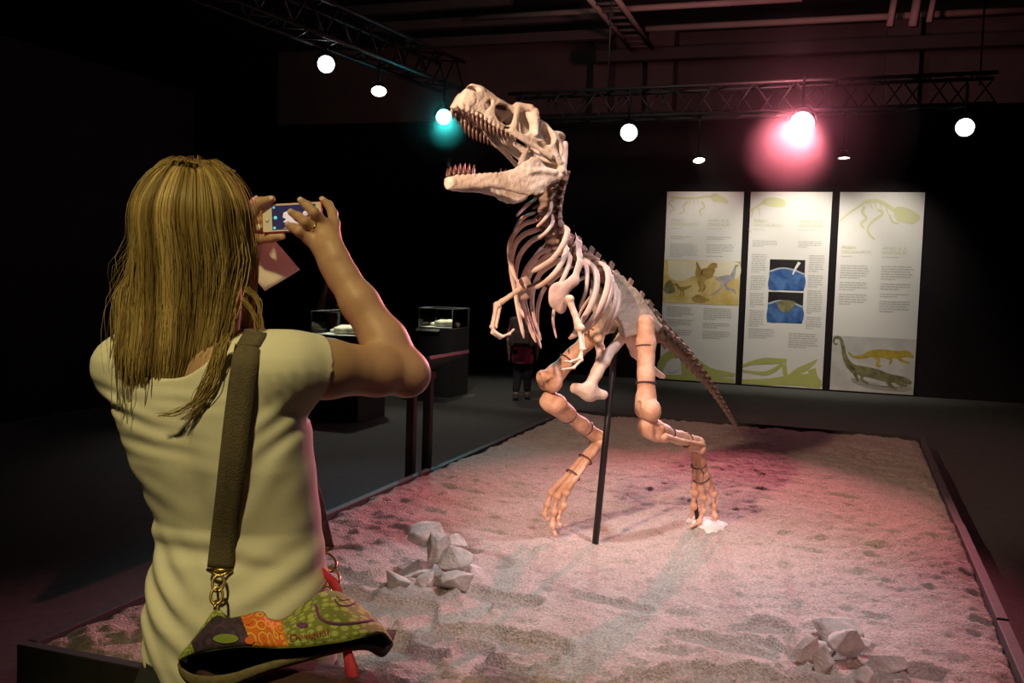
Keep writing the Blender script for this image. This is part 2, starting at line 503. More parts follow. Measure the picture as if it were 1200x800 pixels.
# ------------------------------------------------------------------ lamps
def par_lamp(name, label, loc, target, colour, strength, r=0.105, hang=0.35):
    loc = Vector(loc); d = (Vector(target) - loc).normalized()
    t = empty(name, loc, label, 'lamp', 'stage lamps hanging in the hall')
    lathe('housing', [(0.0, -0.16), (0.055, -0.16), (0.075, -0.12), (r * 0.97, -0.05), (r * 1.06, 0.0), (r * 1.1, 0.06), (r * 1.04, 0.06), (r * 1.0, 0.02)],
          M['black_metal'], t, loc=loc, axis=d)
    mm = mat('lens_' + name, (0.8, 0.8, 0.8), 0.3, emit=colour, estr=strength)
    lathe('lens', [(0.0, 0.034), (r * 0.5, 0.03), (r * 0.98, 0.02), (r * 0.98, 0.0)], mm, t, loc=loc, axis=d)
    side = d.cross(Vector((0, 0, 1))).normalized()
    arc = [loc + side * (r * 1.25 * math.cos(a)) + Vector((0, 0, 1)) * (r * 1.5 * math.sin(a)) for a in np.linspace(0, PI, 11)]
    tube('yoke', arc, 0.012, M['black_metal'], t, n=6)
    top = loc + Vector((0, 0, r * 1.5))
    tube('clamp', [top, top + Vector((0, 0, hang * 0.5)), top + Vector((0, 0, hang))], 0.018, M['black_metal'], t, n=8)
    # the little lenses of the cluster
    for k in range(7):
        a = k * PI / 3
        c = loc + d * 0.035 + (Vector((0, 0, 0)) if k == 6 else (side * math.cos(a) + side.cross(d) * math.sin(a)) * r * 0.62)
        lathe('diode', [(0.0, 0.012), (0.016, 0.008), (0.022, 0.0)], mm, t, n=8, loc=c, axis=d)
    return t
par_lamp('red_lamp', 'glaring red stage lamp under the long truss', LAMP['red'], (0.0, 2.0, 0.9), (1.0, 0.22, 0.32), 170, 0.14)
par_lamp('cyan_lamp', 'turquoise stage lamp beside the snout of the skull', LAMP['cyan'], (0, 2.0, 1.0), (0.1, 0.85, 0.9), 40, 0.09, 0.3)
par_lamp('white_lamp', 'white stage lamp right of the skull', LAMP['white1'], (0.3, 2.0, 1.0), (0.9, 1.0, 0.95), 25, 0.1)
par_lamp('white_lamp', 'white stage lamp at the far right', LAMP['white2'], (0.3, 2.0, 1.0), (1.0, 0.95, 0.97), 25, 0.1)
par_lamp('white_lamp', 'violet white stage lamp under the upper left truss', LAMP['violet'], (0, 2.0, 1.2), (0.92, 0.9, 1.0), 25, 0.085)

def down_lamp(label, loc, target, r, hang=0.4):
    loc = Vector(loc); d = (Vector(target) - loc).normalized()
    t = empty('flood_lamp', loc, label, 'lamp', 'small flood lamps')
    lathe('housing', [(0, -0.09), (r * 0.5, -0.09), (r * 0.8, -0.05), (r * 1.05, 0.0), (r * 1.05, 0.02), (r, 0.02), (r, 0.0)], M['black_metal'], t, loc=loc, axis=d)
    lathe('lens', [(0, 0.012), (r * 0.6, 0.011), (r, 0.004)], M['warm_lens'], t, loc=loc, axis=d)
    tube('stem', [loc - d * 0.08, loc - d * 0.08 + Vector((0, 0, hang / 2)), loc - d * 0.08 + Vector((0, 0, hang))], 0.012, M['black_metal'], t, n=6)
mat('warm_lens', (0.8, 0.8, 0.7), 0.3, emit=(1.0, 0.93, 0.7), estr=14)
FL = [at(444, 106, 11.3), at(819, 187, 13.0), at(989, 184, 12.6)]
down_lamp('small yellowish flood lamp left of the skull', FL[0], FL[0] + Vector((0.1, -0.75, -1)), 0.085)
down_lamp('small flood lamp above the left panel', FL[1], FL[1] + Vector((0.05, -0.5, -1)), 0.075, 0.7)
down_lamp('small flood lamp above the right panel', FL[2], FL[2] + Vector((0.0, -0.12, -1)), 0.075, 0.7)
spot('flood_light', FL[0] + Vector((0, -0.05, -0.1)), at(440, 520, 8.9), 150, (1.0, 0.95, 0.8), 66, 0.8, 0.06)

# ------------------------------------------------------------------ sand pit
BV0, BV1, BU0, BU1, ZS = -2.5755, 0.602, 2.597, 9.299, 0.2
fr = empty('sandpit_frame', hall(BV0, BU0), 'low dark timber frame around the sand pit', 'frame')
T_ = 0.045
def boards(va, ua, vb, ub, n):
    for k in range(n):
        f0, f1 = k / n, (k + 1) / n
        v0, v1 = va + (vb - va) * f0, va + (vb - va) * f1
        u0, u1 = ua + (ub - ua) * f0, ua + (ub - ua) * f1
        g = 0.002
        if abs(vb - va) < 0.2: hbox('board', va, vb, u0 + g, u1 - g, 0.0, ZS + 0.012 * ((k * 7) % 3 - 1) * 0.5, 'rim_board', fr, 0.004)
        else: hbox('board', v0 + g, v1 - g, ua, ub, 0.0, ZS, 'rim_board', fr, 0.004)
def boards_u(v0, v1, n):
    for k in range(n):
        a = BU0 + (BU1 - BU0) * k / n + 0.002; b = BU0 + (BU1 - BU0) * (k + 1) / n - 0.002
        hbox('board', v0, v1, a, b, 0.0, ZS + (0.0, 0.006, -0.004)[k % 3], 'rim_board', fr, 0.004)
def boards_v(u0, u1, n):
    for k in range(n):
        a = BV0 - T_ + (BV1 - BV0 + 2 * T_) * k / n + 0.002; b = BV0 - T_ + (BV1 - BV0 + 2 * T_) * (k + 1) / n - 0.002
        hbox('board', a, b, u0, u1, 0.0, ZS + (0.0, 0.004)[k % 2], 'rim_board', fr, 0.004)
boards_u(BV0 - T_, BV0, 4); boards_u(BV1, BV1 + T_, 4)
boards_v(BU0 - T_, BU0, 2); boards_v(BU1, BU1 + T_, 2)

def sand_height(v, u):
    """relief of the sand, v and u arrays in hall coordinates"""
    h = 0.014 * np.sin(1.9 * v + 0.7) * np.sin(1.3 * u + 0.4) + 0.008 * np.sin(4.1 * v + 2.2 * u)
    r = np.random.default_rng(5)
    for i in range(40):
        k = r.normal(size=2); k *= (8 + 40 * r.random()) / np.linalg.norm(k)
        h = h + 0.0105 / (0.3 + np.linalg.norm(k) / 9) * 0.42 * np.sin(k[0] * v + k[1] * u + r.random() * 6.28)
    return h
nv, nu = 265, 560
gv = np.linspace(BV0 + 0.002, BV1 - 0.002, nv); gu = np.linspace(BU0 + 0.002, BU1 - 0.002, nu)
GV, GU = np.meshgrid(gv, gu, indexing='ij')
SH = sand_height(GV, GU) * 0.75
# footprints: many trodden ovals near the viewer, few further back
rr = np.random.default_rng(23)
fine = RNG.normal(size=GV.shape)
fine = (fine + np.roll(fine, 1, 0) + np.roll(fine, 1, 1) + np.roll(fine, (1, 1), (0, 1))) / 2
clod = RNG.normal(size=(nv // 4 + 2, nu // 4 + 2)).repeat(4, 0).repeat(4, 1)[:nv, :nu]
for _ in range(2): clod = (clod + np.roll(clod, 1, 0) + np.roll(clod, -1, 0) + np.roll(clod, 1, 1) + np.roll(clod, -1, 1)) / 5
SH = SH * 0.8 + fine * .0017 + clod * .0045
prints = []
for i in range(130):
    u = BU0 + 0.1 + abs(rr.normal()) * 0.6; v = BV0 + 0.15 + rr.random() * (BV1 - BV0 - 0.3)
    prints.append((v, u, rr.normal() * .5 + (0.2 if rr.random() < .6 else 1.4), 0.14 + 0.05 * rr.random(), 0.055 + 0.022 * rr.random(), 0.013 + 0.015 * rr.random()))
for i in range(24):
    prints.append((BV0 + 0.1 + rr.random() * 0.9, BU0 + 0.8 + rr.random() * 2.2, rr.random() * PI, 0.135, 0.06, 0.007))
for i in range(26):
    prints.append((BV0 + 0.2 + rr.random() * 2.8, BU0 + 1.6 + rr.random() * 4.8, rr.random() * PI, 0.13, 0.07, 0.0045))
for (v, u, a, la, lb, dp) in prints:
    ca, sa = math.cos(a), math.sin(a)
    x = (GV - v) * ca + (GU - u) * sa; y = -(GV - v) * sa + (GU - u) * ca
    q = (np.abs(x / la) ** 2.6 + np.abs(y / (lb * (1 + 0.2 * x / la - .12 * np.cos(3.2 * x / la)))) ** 2.6)
    w = 1 / (1 + np.exp(np.clip((q - 1) * 11, -40, 40)))
    tilt = dp * np.clip(0.75 + 0.75 * ((GU - u) * .9 + (GV - v) * .35) / (la * abs(sa) + lb * abs(ca)), 0.0, 1.7)
    SH = SH * (1 - 0.85 * w) - w * tilt
    SH += 0.4 * dp * np.exp(-((np.sqrt(q) - 1.25) / 0.16) ** 2)
# heaped at the left rim, scooped towards the right; mound of powder under the left foot
SH += 0.012 * np.exp(-((GV - BV0) / 0.25) ** 2) - 0.012
edge = np.minimum.reduce([GV - BV0, BV1 - GV, GU - BU0, BU1 - GU])
SH -= 0.02 * np.clip(1 - edge / 0.07, 0, 1)
FOOT_L = at(822, 611, 5.19)
fv, fu = vof(FOOT_L), FOOT_L.x * U.x + FOOT_L.y * U.y
SH += (FOOT_L.z - ZS + 0.01) * np.exp(-((GV - fv) ** 2 + (GU - fu) ** 2) / 0.24 ** 2)
SZ = ZS - 0.004 + np.clip(SH, -0.06, 0.06)
def sand_z(p):
    v = p[0] * Vv.x + p[1] * Vv.y; u = p[0] * U.x + p[1] * U.y
    i = int(round((v - gv[0]) / (gv[1] - gv[0]))); j = int(round((u - gu[0]) / (gu[1] - gu[0])))
    return float(SZ[min(max(i, 0), nv - 1), min(max(j, 0), nu - 1)])
SP = np.stack([GV * Vv.x + GU * U.x, GV * Vv.y + GU * U.y, SZ], -1).reshape(-1, 3)
ii, jj = np.meshgrid(np.arange(nv - 1), np.arange(nu - 1), indexing='ij')
SQ = np.stack([ii * nu + jj, (ii + 1) * nu + jj, (ii + 1) * nu + jj + 1, ii * nu + jj + 1], -1).reshape(-1, 4)
# skirt down to the floor so the sand is a solid bed
loop = np.concatenate([np.arange(nu), np.arange(1, nv) * nu + nu - 1, (nv - 1) * nu + np.arange(nu - 2, -1, -1), np.arange(nv - 2, 0, -1) * nu])
base = SP[loop].copy(); base[:, 2] = 0.004
nb = len(SP); m_ = len(loop); k_ = np.arange(m_)
SK = np.stack([loop[k_], loop[(k_ + 1) % m_], nb + (k_ + 1) % m_, nb + k_], -1)
sm = mat('sand', (0.37, 0.32, 0.285), 0.95, colour2=(0.60, 0.535, 0.49), scale=85, bump=1.0, bscale=110, spec=0.1, detail=10)
for n_ in sm.node_tree.nodes:
    if n_.type == 'BUMP': n_.inputs['Distance'].default_value = 0.016
sand = obj_np('sand', np.concatenate([SP, base]), [SQ, SK], sm, None, True)
tag(sand, 'pinkish trodden sand filling the low pit', 'sand', kind='stuff')
# white powder under the foot
mat('powder', (0.9, 0.89, 0.87), 0.95, colour2=(0.97, 0.96, 0.95), scale=60, bump=0.8, bscale=200)
n = 40; a = np.linspace(0, 2 * PI, n, endpoint=False); PV = []; rings = [0.0, 0.25, 0.5, 0.72, 0.88, 1.0]
for q in rings[1:]:
    for k in range(n):
        rad = (0.105 + 0.012 * math.sin(3 * a[k]) + 0.008 * math.sin(7 * a[k] + 1) + 0.006 * math.sin(13 * a[k])) * q
        x, y = FOOT_L.x + 0.03 + rad * math.cos(a[k]) * 1.0, FOOT_L.y - 0.01 + rad * math.sin(a[k]) * 1.25
        z = sand_z((x, y)) + 0.007 + (0.012 + 0.004 * math.sin(9 * a[k] + 5 * q)) * (1 - q ** 3) - (0.014 if q == 1 else 0)
        PV.append((x, y, z))
PV.append((FOOT_L.x + 0.03, FOOT_L.y - 0.01, sand_z(FOOT_L) + 0.02))
PQ = np.array([[r * n + k, r * n + (k + 1) % n, (r + 1) * n + (k + 1) % n, (r + 1) * n + k] for r in range(4) for k in range(n)])[:, ::-1]
PT = np.array([[160 + 40, k, (k + 1) % n] for k in range(n)])
tag(obj_np('plaster_powder', np.array(PV), [PQ, PT], M['powder']), 'patch of white powder under the standing foot', 'powder', kind='stuff')

# ------------------------------------------------------------------ rocks
mat('rock', (0.42, 0.39, 0.36), 0.9, colour2=(0.68, 0.65, 0.61), scale=14, bump=0.6, bscale=70, detail=8)
def rock(label, group, px, py, Y, wpx, hpx, seed, dpx=None, tilt=0.0, drop=True):
    r = np.random.default_rng(seed)
    c = at(px, py, Y); s = Y / FPX
    e = np.array([wpx * s / 2, (dpx or wpx * 0.8) * s / 2, hpx * s / 2]) * 1.16
    P = r.normal(size=(15, 3)); P /= np.linalg.norm(P, axis=1)[:, None]; P *= (0.75 + 0.4 * r.random((15, 1)))
    P = P / np.abs(P).max(0) * e
    P[:, 2] = np.maximum(P[:, 2], -0.62 * e[2]); P[:, 2] += 0.19 * e[2]
    bm = bmesh.new()
    for p in P: bm.verts.new(p)
    bmesh.ops.convex_hull(bm, input=bm.verts)
    for v in [v for v in bm.verts if not v.link_faces]: bm.verts.remove(v)
    bmesh.ops.dissolve_limit(bm, angle_limit=0.22, verts=bm.verts, edges=bm.edges)
    bmesh.ops.bevel(bm, geom=list(bm.edges), offset=min(e) * 0.06, segments=1, affect='EDGES')
    bmesh.ops.triangulate(bm, faces=bm.faces)
    bmesh.ops.subdivide_edges(bm, edges=bm.edges, cuts=2, use_grid_fill=True)
    for v in bm.verts:
        q = v.co
        v.co = q * (1 + 0.03 * float(wob(q.x, q.y, q.z, 110, seed)))
    bmesh.ops.rotate(bm, verts=bm.verts, cent=(0, 0, 0), matrix=Matrix.Rotation(tilt, 3, 'Y'))
    o = from_bm('rock', bm, M['rock'], None, True)
    for p in o.data.polygons: p.use_smooth = False
    o.location = c + Vector(o.location)
    if drop:
        low = min(v.co.z for v in o.data.vertices)
        o.location.z = sand_z(c) - 0.03 - low
    tag(o, label, 'rock', group)
G1 = 'rocks of the larger heap left of the skeleton'; G2 = 'rocks of the heap at the lower right'
rock('pointed pale rock topmost on the larger heap', G1, 497, 631, 4.27, 40, 36, 1, drop=False, tilt=0.3)
rock('upright rock in the middle of the larger heap', G1, 511, 650, 4.16, 27, 38, 2, drop=False)
rock('flat bright rock at the upper right of the larger heap', G1, 534, 638, 4.33, 26, 20, 3, drop=False, tilt=0.2)
rock('wedge shaped rock on the front of the larger heap', G1, 532, 660, 4.12, 40, 31, 4, drop=False, tilt=0.25)
rock('large rock at the right end of the larger heap', G1, 559, 660, 4.22, 33, 36, 5)
rock('long low rock lying in front of the larger heap', G1, 536, 684, 4.02, 46, 24, 6, tilt=0.15)
rock('blocky rock at the left end of the larger heap', G1, 474, 675, 4.08, 38, 33, 7, tilt=-0.35)
rock('small rock between the blocky rock and the upright rock', G1, 502, 672, 4.12, 26, 28, 8)
rock('small flat rock behind the blocky left rock', G1, 478, 657, 4.3, 28, 20, 9)
rock('thin rock half buried under the larger heap', G1, 498, 688, 4.02, 26, 11, 10)
rock('dark rock propping up the topmost pointed rock', G1, 490, 652, 4.28, 44, 30, 12)
rock('rock at the back of the larger heap, behind the wedge shaped one', G1, 533, 652, 4.34, 44, 36, 13)
rock('biggest flat rock at the back of the lower right heap', G2, 979, 734, 3.62, 62, 40, 21, dpx=40)
rock('smaller rock leaning before the biggest one at lower right', G2, 962, 740, 3.52, 38, 27, 22)
rock('thin upright shard at the left of the lower right heap', G2, 943, 763, 3.4, 30, 42, 23, dpx=14, tilt=0.5)
rock('narrow upright rock beside the thin shard', G2, 964, 774, 3.36, 24, 44, 24, dpx=28, tilt=-0.2)
rock('large triangular rock in the middle of the lower right heap', G2, 990, 760, 3.4, 44, 42, 25, drop=False)
rock('rounded rock at the front of the lower right heap', G2, 1011, 781, 3.28, 38, 31, 26)
rock('tall slab at the right of the lower right heap', G2, 1038, 767, 3.36, 36, 46, 27, tilt=0.5)
rock('small bright stone on top between slab and triangle', G2, 1014, 757, 3.45, 26, 13, 28, drop=False)

# ------------------------------------------------------------------ the skeleton
mat('bone', (0.62, 0.47, 0.37), 0.62, colour2=(0.80, 0.68, 0.57), scale=9, bump=0.35, bscale=45, detail=7)
mat('bone_skull', (0.52, 0.43, 0.36), 0.6, colour2=(0.80, 0.72, 0.64), scale=11, bump=0.7, bscale=50, detail=8)
mat('bone_leg', (0.50, 0.25, 0.14), 0.55, colour2=(0.78, 0.52, 0.38), scale=9, bump=0.75, bscale=26, detail=9)
mat('bone_rib', (0.55, 0.38, 0.31), 0.55, colour2=(0.78, 0.62, 0.53), scale=7, bump=0.25, bscale=60, detail=5)
mat('bone_spine', (0.20, 0.13, 0.10), 0.65, colour2=(0.46, 0.34, 0.27), scale=22, bump=0.5, bscale=70, detail=8)
mat('bone_tail', (0.10, 0.075, 0.05), 0.65, colour2=(0.28, 0.22, 0.155), scale=26, bump=0.5, bscale=70, detail=8)
mat('bone_pelvis', (0.40, 0.38, 0.30), 0.6, colour2=(0.62, 0.53, 0.44), scale=11, bump=0.5, bscale=50, detail=8)
mat('tooth', (0.06, 0.028, 0.024), 0.3, colour2=(0.18, 0.095, 0.075), scale=30)
mat('iron_band', (0.10, 0.05, 0.045), 0.5, 0.3)
mat('iron_rod', (0.025, 0.025, 0.028), 0.4, 0.5)

FD = np.array([-0.8, -0.6, 0.0]); LD = np.array([0.6, -0.8, 0.0]); ZD = np.array([0, 0, 1.0])
trex = empty('dinosaur_skeleton', at(722, 600, 4.95), 'mounted skeleton of a two-legged dinosaur with gaping jaws', 'skeleton')
trex.location.z = ZS
def A(px, py, Y): return np.array(at(px, py, Y))

def bounds(pts, r):
    P = np.asarray(pts); return P.min(0) - r, P.max(0) + r

# skull: hull with cavity and openings ------------------------------------------------
SL = 0.585
def prof(tab):
    xs = np.array([a for a, b in tab]); ys = np.array([b for a, b in tab])
    return lambda s: np.interp(s, xs, ys)
sk_t = prof([(0, .035), (.02, .11), (.05, .19), (.09, .238), (.15, .262), (.22, .266), (.3, .26), (.4, .256), (.5, .264), (.58, .27), (.66, .262), (.75, .25), (.85, .22), (.93, .15), (1.0, .06)])
sk_b = prof([(0, .0), (.5, .0), (.62, -.005), (.75, -.02), (.86, -.05), (.94, -.095), (1.0, -.10)])
sk_w = prof([(0, .035), (.03, .062), (.08, .078), (.2, .084), (.35, .092), (.48, .108), (.6, .145), (.72, .172), (.85, .178), (.95, .165), (1.0, .14)])
F = Field((-SL * 1.03, -0.2 * SL, -0.2 * SL), (0.02, 0.2 * SL, 0.31 * SL), 0.0036)
def hull(X, Y, Z, t=0.0, drop=0.0, p=2.7):
    s = -X / SL
    zt = sk_t(s) * SL - t; zb = sk_b(s) * SL - drop
    w = np.maximum(sk_w(s) * SL - t, 0.004)
    zc = (zt + zb) / 2; hh = np.maximum((zt - zb) / 2, 0.004)
    q = (np.abs((Z - zc) / hh) ** p + np.abs(Y / w) ** p) ** (1 / p)
    d = (q - 1) * np.minimum(w, hh)
    return np.maximum(d, np.maximum(X + t * 1.5, -SL - X + t))
F.func(lambda X, Y, Z: hull(X, Y, Z))
F.func(lambda X, Y, Z: hull(X, Y, Z, 0.015, 0.16), k=0.006, mode='sub')
def hole(s, z, rs, rz, ang=0.0, k=0.008):
    c, sn = math.cos(ang), math.sin(ang)
    def fn(X, Y, Z):
        a = (-X / SL - s); b = (Z / SL - z)
        u = (a * c + b * sn) / rs; v = (-a * sn + b * c) / rz
        q = np.sqrt(u * u + v * v)
        return np.broadcast_to((q - 1) * min(rs, rz) * SL, np.broadcast_shapes(X.shape, Y.shape, Z.shape))
    F.func(fn, k=k, mode='sub')
hole(.098, .192, .046, .026, 0.3)
hole(.235, .125, .019, .050, -0.3)
hole(.385, .128, .095, .078, 0.3)
hole(.553, .140, .048, .100, 0.2)
hole(.745, .125, .056, .080, 0.5)
hole(.855, .065, .030, .060, 0.4)
def sk(s, y, z): return np.array([-s * SL, y * SL, z * SL])
for sd in (-1, 1):
    F.cone(sk(.485, .108 * sd, .235), sk(.465, .108 * sd, .04), .011, .015, .008, flat=((0, 1, 0), .7))   # lacrimal bar
    F.cone(sk(.47, .095 * sd, .245), sk(.56, .135 * sd, .262), .013, .015, .012)        # brow
    F.cone(sk(.605, .142 * sd, .245), sk(.64, .165 * sd, .07), .016, .012, .010)        # postorbital
    F.cone(sk(.45, .105 * sd, .018), sk(.80, .168 * sd, -.035), .013, .012, .008, flat=((0, 1, 0), .7))      # jugal
    F.cone(sk(.93, .155 * sd, .14), sk(.945, .15 * sd, -.085), .013, .020, .010)        # quadrate
    F.cone(sk(.93, .155 * sd, -.095), sk(.965, .145 * sd, -.10), .022, .016, .008)
    F.cone(sk(.80, .16 * sd, .04), sk(.9, .165 * sd, -.04), .010, .012, .008)
    F.cone(sk(.40, .03 * sd, .0), sk(.72, .05 * sd, -.03), .012, .030, .010, flat=((0, 1, 0.3), .4))   # pterygoid
    F.cone(sk(.72, .05 * sd, -.03), sk(.9, .13 * sd, -.02), .022, .012, .008, flat=((0, 1, 0), .5))
    F.cone(sk(.28, .06 * sd, .04), sk(.46, .04 * sd, -.03), .014, .024, .010, flat=((0, 1, 0), .6))          # palatine
    for q in np.linspace(.04, .5, 13):                                                # tooth sockets
        F.ell(sk(q, float(sk_w(q)) * .9 * sd, .006), (.011, .008, .012), k=.006)
F.cone(sk(.05, 0, .03), sk(.42, 0, .03), .012, .010, .008)
F.ell(sk(.95, 0, .0), (.035, .05, .05), k=.02)                                         # braincase
F.ell(sk(.88, 0, .20), (.05, .10, .02), k=.015)
F.cone(sk(.99, 0, -.04), sk(1.02, 0, -.05), .02, .018, .008)
F.warp(0.0030, 50, 3).warp(0.0016, 130, 4)
HEADP, = (0.36,)
tip = A(531, 126, 4.1)
HROLL = 0.24                                                     # the head tilts, so its underside shows
Xa = FD * math.cos(HEADP) + ZD * math.sin(HEADP); Ya = LD; Za = np.cross(Xa, Ya)
Ya = Ya * math.cos(HROLL) + Za * math.sin(HROLL); Za = np.cross(Xa, Ya)
SKM = Matrix(((Xa[0], Ya[0], Za[0], tip[0]), (Xa[1], Ya[1], Za[1], tip[1]), (Xa[2], Ya[2], Za[2], tip[2]), (0, 0, 0, 1)))
def place(name, V, Q, m, parent, MM):
    R = np.array(MM); W = V @ R[:3, :3].T + R[:3, 3]
    return obj_np(name, W, Q, m, parent)
V, Q = F.mesh()
skull = place('skull', V, Q, M['bone_skull'], trex, SKM)
skull['label'] = 'pale tan skull with large side openings'

# teeth: one curved cone, shared
a = np.linspace(0, 1, 6)
tv, tq, tt = tube_np(np.stack([-0.28 * a ** 2, 0 * a, -a], -1), [0.17, 0.175, 0.16, 0.125, 0.075, 0.012], 7)
tooth_me = mesh_np('tooth', tv, [tq, tt]); tooth_me.materials.append(M['tooth'])
def tooth(parent, MM, p, length, up=False, lean=0.0):
    Mx = MM @ Matrix.Translation(Vector(p)) @ Matrix.Rotation(lean, 4, 'X')
    if up: Mx = Mx @ Matrix.Diagonal((1, 1, -1, 1))
    Mx = Mx @ Matrix.Scale(length, 4)
    link('tooth', tooth_me, None, parent, matrix=Mx)
for sd in (-1, 1):
    for i, q in enumerate(np.linspace(.018, .5, 14)):
        ln = (.03, .034, .038, .05, .062, .066, .064, .06, .056, .05, .044, .038, .03, .024)[i]
        w = float(sk_w(q)) * SL * (0.80 if i > 1 else .55)
        tooth(skull, SKM, (-q * SL, w * sd, .004), ln * .92, lean=0.06 * sd)

# lower jaw ------------------------------------------------------------------------
JL = 0.90 * SL
jt = prof([(0, .02), (.08, .035), (.14, .085), (.2, .12), (.26, .13), (.34, .10), (.42, .065), (.55, .04), (.75, .033), (.95, .032), (1.0, .03)])
jb = prof([(0, -.025), (.08, -.05), (.15, -.10), (.25, -.14), (.36, -.135), (.5, -.085), (.65, -.062), (.85, -.062), (.95, -.06), (1.0, -.05)])
jy = prof([(0, .165), (.3, .15), (.6, .10), (.85, .062), (1.0, .03)])
jw = prof([(0, .022), (.15, .016), (.3, .018), (.5, .022), (.8, .024), (1.0, .02)])
F = Field((-.06 * SL, -.2 * SL, -.16 * SL), (JL * 1.03, .2 * SL, .16 * SL), 0.0034)
def ramus(sd):
    def fn(X, Y, Z):
        q = np.clip(X / JL, 0, 1)
        zt = jt(q) * SL; zb = jb(q) * SL; zc = (zt + zb) / 2; hh = (zt - zb) / 2
        w = jw(q) * SL; yc = (jy(q) - jw(q)) * SL * sd + (Z - zc) * 0.12 * sd
        e = (np.abs((Z - zc) / hh) ** 3 + np.abs((Y - yc) / w) ** 2.4) ** (1 / 2.6)
        return np.maximum((e - 1) * np.minimum(w, hh), np.maximum(-X, X - JL))
    return fn
F.func(ramus(1)); F.func(ramus(-1), k=0.01)
for sd in (-1, 1):
    F.cone((0.0, .145 * sd * SL, 0), (-.04 * SL, .14 * sd * SL, .01), .02, .014, .01)
    F.cone((.05 * JL, .16 * sd * SL, .015), (.3 * JL, .152 * sd * SL, .02), .012, .010, .015)
    for q in np.linspace(.45, .92, 11):
        F.ell((q * JL, float(jy(q) - .014) * SL * sd, .030 * SL), (.009, .007, .007), k=.006)
F.cone((JL * .965, -.012, -.008), (JL * .965, .012, -.008), .016, .016, .01)
F.warp(0.0014, 60, 8).warp(0.0008, 150, 9)
hinge = SKM @ Vector((-.945 * SL, 0, -.125 * SL)); hinge = np.array(hinge)
JP = -0.085
Xj = FD * math.cos(JP) + ZD * math.sin(JP); Yj = LD; Zj = np.cross(Xj, Yj)
Yj = Yj * math.cos(HROLL) + Zj * math.sin(HROLL); Zj = np.cross(Xj, Yj)
JM = Matrix(((Xj[0], Yj[0], Zj[0], hinge[0]), (Xj[1], Yj[1], Zj[1], hinge[1]), (Xj[2], Yj[2], Zj[2], hinge[2]), (0, 0, 0, 1)))
V, Q = F.mesh()
jaw = place('lower_jaw', V, Q, M['bone_skull'], trex, JM)
for sd in (-1, 1):
    for i, q in enumerate(np.linspace(.975, .5, 13)):
        if sd == 1 and 5 < i < 11: continue                       # gaps of lost teeth on the near side
        ln = (.042, .05, .054, .052, .05, .045, .04, .038, .034, .03, .028, .024, .02)[i]
        tooth(jaw, JM, (q * JL, float(jy(q) - .022) * SL * sd, .034 * SL), ln, up=True, lean=-0.05 * sd)
big = Matrix.Translation(Vector((.36 * JL, .12 * SL, .08 * SL))) @ Matrix.Rotation(-0.5, 4, 'Y') @ Matrix.Diagonal((.085, .06, -.12, 1))
o = link('coronoid_splint', mesh_np('coronoid_splint', tv, [tq, tt]), M['bone_skull'], trex, matrix=JM @ big)

# vertebrae ---------------------------------------------------------------------------
def vertebra(kind):
    F = Field((-.75, -1.2, -1.0), (.75, 1.2, 1.6), 0.042)
    F.chain([(-.5, 0, 0), (0, 0, 0), (.5, 0, 0)], [.48, .36, .48] if kind != 'tail' else [.52, .38, .52], .08)
    F.ell((0, 0, .5), (.38, .34, .3), k=.15)
    hsp = {'neck': .85, 'back': 1.2, 'tail': .95}[kind]
    F.rbox((-.08, 0, (.5 + hsp) / 2), (.24, .03, (hsp - .5) / 2), .07, k=.1)
    for s in (-1, 1):
        F.cone((0, .25 * s, .4), (-.15, {'back': .85, 'neck': .75, 'tail': .66}[kind] * s, .42 if kind != 'neck' else .2), .2, .13, .12)
        F.cone((.2, .2 * s, .55), (.6, .28 * s, .6), .16, .11, .08)
        F.cone((-.2, .2 * s, .55), (-.62, .24 * s, .68), .16, .11, .08)
        if kind == 'neck': F.cone((.1, .4 * s, .0), (-.5, .62 * s, -.35), .13, .06, .08)
    if kind == 'tail': F.cone((-.4, 0, -.3), (-.5, 0, -.52), .2, .14, .1, flat=((0, 1, 0), .6))
    F.warp(0.03, 7, 5)
    V, Q = F.mesh()
    return mesh_np('vertebra', V, Q)
VM = {k: vertebra(k) for k in ('neck', 'back', 'tail')}
for k in VM: VM[k].materials.append(M['bone_tail'] if k == 'tail' else M['bone_spine'])
def frame(p, t, s, lat=LD):
    x = t / np.linalg.norm(t); y = lat - x * (lat @ x); y /= np.linalg.norm(y); z = np.cross(x, y)
    sx, sy, sz = s
    return Matrix(((x[0] * sx, y[0] * sy, z[0] * sz, p[0]), (x[1] * sx, y[1] * sy, z[1] * sz, p[1]), (x[2] * sx, y[2] * sy, z[2] * sz, p[2]), (0, 0, 0, 1)))
SP_NECK = catmull([A(650, 198, 4.47), A(644, 222, 4.49), A(641, 250, 4.5), A(647, 274, 4.55), A(660, 291, 4.62)], 90)
SP_BACK = catmull([A(660, 291, 4.62), A(682, 306, 4.72), A(712, 330, 4.84), A(748, 362, 4.97)], 120)
SP_TAIL = catmull([A(748, 362, 4.97), A(772, 391, 5.07), A(800, 416, 5.25), A(835, 458, 5.5), A(873, 517, 5.85)], 240)
def along(C, n, s0=0.0, s1=1.0):
    L = np.concatenate([[0], np.cumsum(np.linalg.norm(np.diff(C, axis=0), axis=1))]); tot = L[-1]
    out = []
    for k in range(n):
        d = tot * (s0 + (s1 - s0) * (k + .5) / n)
        p = np.array([np.interp(d, L, C[:, i]) for i in range(3)])
        q = np.array([np.interp(min(d + .01, tot), L, C[:, i]) for i in range(3)]); r = np.array([np.interp(max(d - .01, 0), L, C[:, i]) for i in range(3)])
        out.append((p, (r - q) / np.linalg.norm(r - q), tot / n))
    return out
NECK = along(SP_NECK, 9); BACK = along(SP_BACK, 12)
